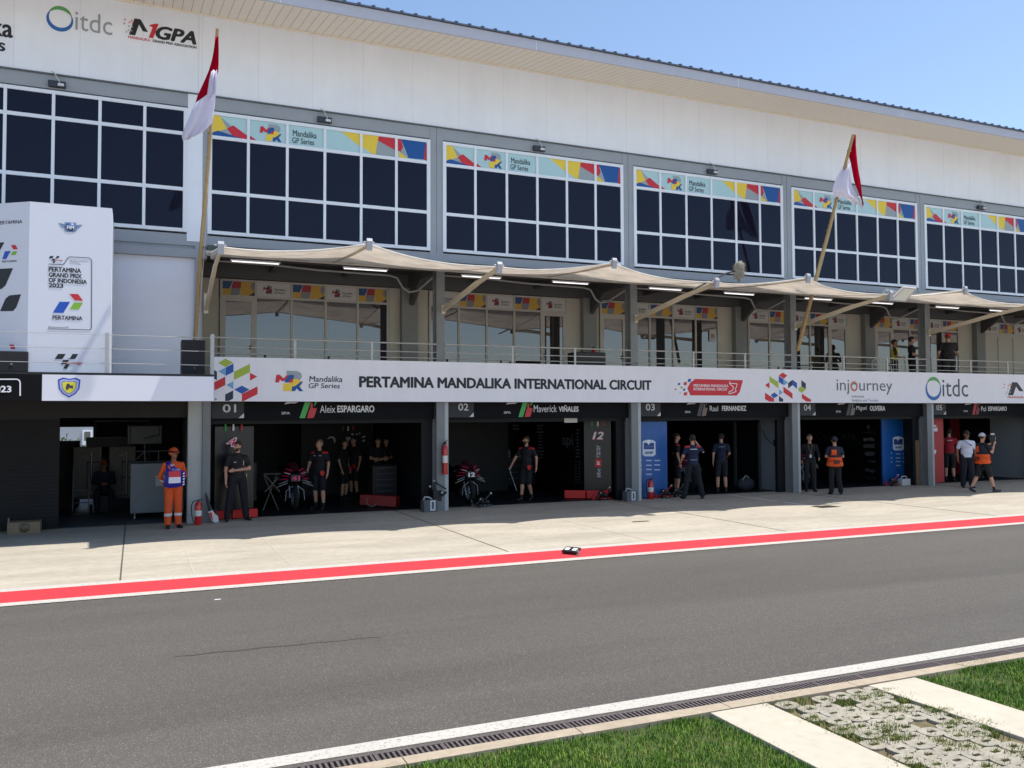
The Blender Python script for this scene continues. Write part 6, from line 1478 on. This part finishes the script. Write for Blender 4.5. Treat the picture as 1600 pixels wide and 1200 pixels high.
q['shell']('shoulder_stripe', ((q['L'] == 'slv') | (q['L'] == 'torso') | (q['L'] == 'uarm')) & (q['fc'][:, 2] > 1.41) & (np.abs(q['fc'][:, 0]) > .09), .004, LET((190, 50, 60)))
q = crew('man in black shorts with a red shoulder patch behind the navy dressed man', 13.45, 1.25, RADD(70), 1.84, top=(18, 18, 23), legs=(18, 18, 22), cut=.95, vox=.013); redbits(q)
q = crew('man in navy shirt and shorts seen from behind deeper in the third garage', 14.88, .95, RADD(152), 1.82, top=(22, 28, 52), legs=(20, 22, 32), cut=.9, vox=.012, J=dict(elA=(-.24, -.06, 1.15), wrA=(-.22, -.22, 1.08)))
q['shell']('back_print', (q['L'] == 'torso') & (np.abs(q['fc'][:, 2] - 1.36) < .008) & (q['fc'][:, 1] > .05) & (np.abs(q['fc'][:, 0]) < .10), .004, LET((110, 115, 130)))

# garage four
q = person('man in black with a lanyard and badge leaning by the fourth column', 17.58, .10, 0, RADD(-32), 1.78, top=(20, 20, 24), sleeve='long', legs=(26, 26, 30), hair=(70, 46, 34), J=dict(elA=(-.27, .03, 1.15), wrA=(-.24, .02, .96), elB=(.25, .0, 1.15), wrB=(.24, -.14, 1.04)))
addmb(q, 'lanyard', lambda m: m.tube([(-.06, -.085, 1.43), (-.03, -.13, 1.28), (0, -.132, 1.14)], .006, 5).tube([(.06, -.085, 1.43), (.03, -.13, 1.28), (0, -.132, 1.14)], .006, 5), LET((120, 105, 70)))
addmb(q, 'badge', lambda m: m.box(-.03, .03, -.14, -.134, 1.04, 1.13), LET((215, 215, 220)))
def vest(q, num):
    L, fc = q['L'], q['fc']; D = q['D']
    q['shell']('vest', ((L == 'torso') | (L == 'hip')) & (fc[:, 2] > .95) & (fc[:, 2] < 1.40), .022, mat('vest_dark', (30, 34, 50), .8))
    q['shell']('vest_pouch', ((L == 'torso') | (L == 'hip') | (L == 'thigh')) & (fc[:, 2] > .87) & (fc[:, 2] < 1.13), .05, ORANGE)
    q['shell']('back_pocket', (L == 'torso') & (fc[:, 1] > .03) & (fc[:, 2] > 1.20) & (fc[:, 2] < 1.36) & (fc[:, 0] > -.02) & (fc[:, 0] < .11), .034, ORANGE)
    def nm(m):
        vs, fs = text_geo(num, .03); a = np.array(vs); lo, hi = a.min(0), a.max(0)
        m.add([(.10 - .20 * (v[0] - lo[0]) / (hi[0] - lo[0]), .218 - 1.6 * (.10 - .20 * (v[0] - lo[0]) / (hi[0] - lo[0])) ** 2 + v[2], .94 + .12 * (v[1] - lo[1]) / (hi[1] - lo[1])) for v in a], fs)
    addmb(q, 'vest_number', nm, LET(K_BLACK))
q = person('photographer in orange numbered vest and black trousers seen from behind', 17.52, -1.00, 0, RADD(152), 1.72, top=(36, 40, 60), sleeve='short', legs=(20, 20, 24), shoe=(40, 40, 44), hair=(20, 18, 18), cap=((34, 36, 44), 'cap'), bulk=1.12,
    J=dict(elA=(-.25, -.03, 1.15), wrA=(-.20, -.22, 1.12), elB=(.25, -.03, 1.15), wrB=(.12, -.24, 1.15), anA=(-.16, .02, .085), toA=(-.22, -.14, .035)))
vest(q, '200')

# garage five
q = person('man in red team shirt and black shorts seen from behind in the fifth garage', 24.75, 1.0, 0, RADD(140), 1.86, top=(150, 26, 34), legs=(20, 20, 24), cut=.95, bulk=1.12, J=dict(elA=(-.28, .0, 1.15), wrA=(-.24, -.12, .95)))
q['shell']('back_print', (q['L'] == 'torso') & (np.abs(q['fc'][:, 2] - 1.37) < .010) & (q['fc'][:, 1] > .05) & (np.abs(q['fc'][:, 0]) < .08), .004, LET((215, 205, 205)))
q = person('man in white shirt, dark cap and black trousers at the right of the last column', 23.05, -1.05, 0, RADD(-38), 1.84, top=(216, 218, 232), legs=(26, 28, 40), skin=SKINT, cap=((28, 26, 26), 'cap'), hair=(24, 20, 18), bulk=1.18, head=RADD(20),
    J=dict(elA=(-.27, .02, 1.14), wrA=(-.26, -.02, .88)))
addmb(q, 'lanyard', lambda m: m.tube([(-.08, -.07, 1.45), (.02, -.145, 1.36), (.10, -.13, 1.32)], .009, 5), LET((30, 30, 34)))
addmb(q, 'shirt_print', lambda m: m.box(.06, .12, -.142, -.135, 1.30, 1.33), LET((50, 60, 110)))
q = person('camera operator in orange numbered vest and shorts striding to the right', 22.00, -2.42, 0, RADD(80), 1.80, top=(24, 24, 30), legs=(22, 22, 27), cut=.98, shoe=(44, 44, 48), hair=(30, 26, 24), cap=((190, 190, 195), 'cap'), bulk=1.15, vox=.0105,
    J=dict(elA=(-.28, -.08, 1.20), wrA=(-.20, -.24, 1.44), elB=(.26, -.16, 1.18), wrB=(.15, -.30, 1.36), knA=(-.10, -.16, .52), anA=(-.10, -.30, .085), toA=(-.12, -.48, .05), knB=(.10, .10, .50), anB=(.10, .34, .13), toB=(.11, .20, .03)))
vest(q, '219')
e = empty('video_camera', (22.35, -2.5, 1.6), 'black shoulder video camera carried by the operator in the orange vest', 'camera')
Mc = Matrix.Translation((22.28, -2.55, 1.56)) @ Matrix.Rotation(RADD(40), 4, 'Z')
m = MB(); m.box(-.2, .22, -.07, .07, 0, .18, Mc); m.build('camera_body', BLACK, e, bevel=.01)
m = MB(); m.bar(Mc @ Vector((.22, 0, .08)), Mc @ Vector((.42, 0, .08)), .11, .11); m.bar(Mc @ Vector((.42, 0, .09)), Mc @ Vector((.50, 0, .09)), .17, .15); m.build('lens', BLACK, e)
m = MB(); m.box(-.02, .14, -.09, -.072, .03, .12, Mc); m.box(-.18, -.05, -.05, .05, .18, .23, Mc); m.build('camera_trim', LET((210, 205, 195)), e)
m = MB(); m.tube([Mc @ Vector((-.15, 0, .20)), Mc @ Vector((-.1, 0, .26)), Mc @ Vector((.1, 0, .26)), Mc @ Vector((.15, 0, .20))], .015, 6); m.build('handle', BLACK, e)

# seated dark figure in the left garage
q = person('person in dark clothes with an orange cap sitting between the grey flight cases', -2.28, 3.5, -.05, RADD(4), 1.7, top=(26, 30, 52), legs=(22, 24, 40), sleeve='long', skin=SKINT, cap=((190, 60, 40), 'cap'), hair=(16, 14, 14), vox=.013, nod=RADD(-18),
    J=dict(pel=(0, .12, .62), chest=(0, .02, .93), neck=(0, -.01, 1.13), head=(0, -.04, 1.27), shA=(-.185, 0, 1.06), shB=(.185, 0, 1.06), elA=(-.26, -.10, .82), elB=(.26, -.10, .82), wrA=(-.08, -.28, .82), wrB=(.08, -.30, .80), hipA=(-.1, .08, .58), hipB=(.1, .08, .58), knA=(-.17, -.34, .60), knB=(.17, -.34, .60), anA=(-.17, -.30, .15), anB=(.17, -.30, .15), toA=(-.19, -.48, .09), toB=(.19, -.48, .09)))
e = empty('stool', (-2.28, 3.65, 0), 'low dark box stool under the seated person in the left garage', 'stool'); MB().box(-2.48, -2.08, 3.5, 3.85, 0, .40).build('seat_box', BLACK_IN, e)

# terrace people
q = person('man in yellow vest and black cap on the terrace looking down', 21.95, .75, 3.21, RADD(48), 1.70, top=(34, 32, 34), sleeve='short', legs=(30, 30, 36), skin=SKINT, cap=((24, 24, 28), 'cap'), nod=RADD(-12), J=dict(elA=(-.26, -.04, 1.14), wrA=(-.16, -.24, 1.1), elB=(.26, -.06, 1.14), wrB=(.14, -.25, 1.12)))
q['shell']('hi_vis_vest', (q['L'] == 'torso') & (q['fc'][:, 2] < 1.44) & (q['fc'][:, 2] > .98) & (np.abs(q['fc'][:, 0]) < .17), .016, LET((215, 205, 60)))
q = person('man in dark shirt facing right on the terrace beside the yellow vested man', 22.75, .75, 3.21, RADD(52), 1.82, top=(32, 32, 40), legs=(30, 32, 40), hair=(36, 28, 24), bulk=1.1, J=dict(elA=(-.25, .0, 1.14), wrA=(-.16, -.22, 1.10), elB=(.25, -.02, 1.14), wrB=(.16, -.24, 1.12)))
q = person('large man in black shirt and red cap seen from behind on the terrace', 24.10, .42, 3.21, RADD(158), 1.95, top=(26, 26, 30), legs=(30, 30, 34), cap=((205, 50, 66), 'cap', 1), bulk=1.45, hair=(90, 60, 50), J=dict(elA=(-.32, -.06, 1.16), wrA=(-.34, -.24, 1.02), elB=(.30, .0, 1.15), wrB=(.27, -.14, .98), shA=(-.22, .01, 1.42), shB=(.22, .01, 1.42)))
# steel barrier on the terrace
e = empty('crowd_barrier', (21.6, .5, 3.21), 'grey steel crowd barrier standing on the terrace beside the yellow vested man', 'barrier')
m = MB(); m.tube([(20.6, .45, 3.3), (20.6, .45, 4.1), (20.75, .45, 4.2), (22.0, .45, 4.26), (22.1, .45, 4.15), (22.1, .45, 3.3), (20.6, .45, 3.3)], .02, 6)
for x in np.arange(20.72, 22.05, .12): m.tube([(x, .45, 3.3), (x, .45, 4.18)], .009, 5)
m.build('barrier_frame', RAIL, e)
m = MB(); m.bar((20.8, .25, 3.22), (20.8, .65, 3.22), .04, .02); m.bar((21.9, .25, 3.22), (21.9, .65, 3.22), .04, .02); m.build('foot', RAIL, e)
# notice sheet on the terrace glass
X, Z = at(1113, 524, 2.54)
e = empty('notice_sheet', (X, 2.53, Z), 'white notice sheet taped to the terrace glass in the third bay', 'notice'); MB().box(X - .13, X + .13, 2.525, 2.53, Z - .2, Z + .17).build('paper', LET((190, 186, 180)), e); MB().box(X - .07, X + .07, 2.520, 2.524, Z - .1, Z + .05).build('notice_symbol', LET((150, 130, 115)), e)
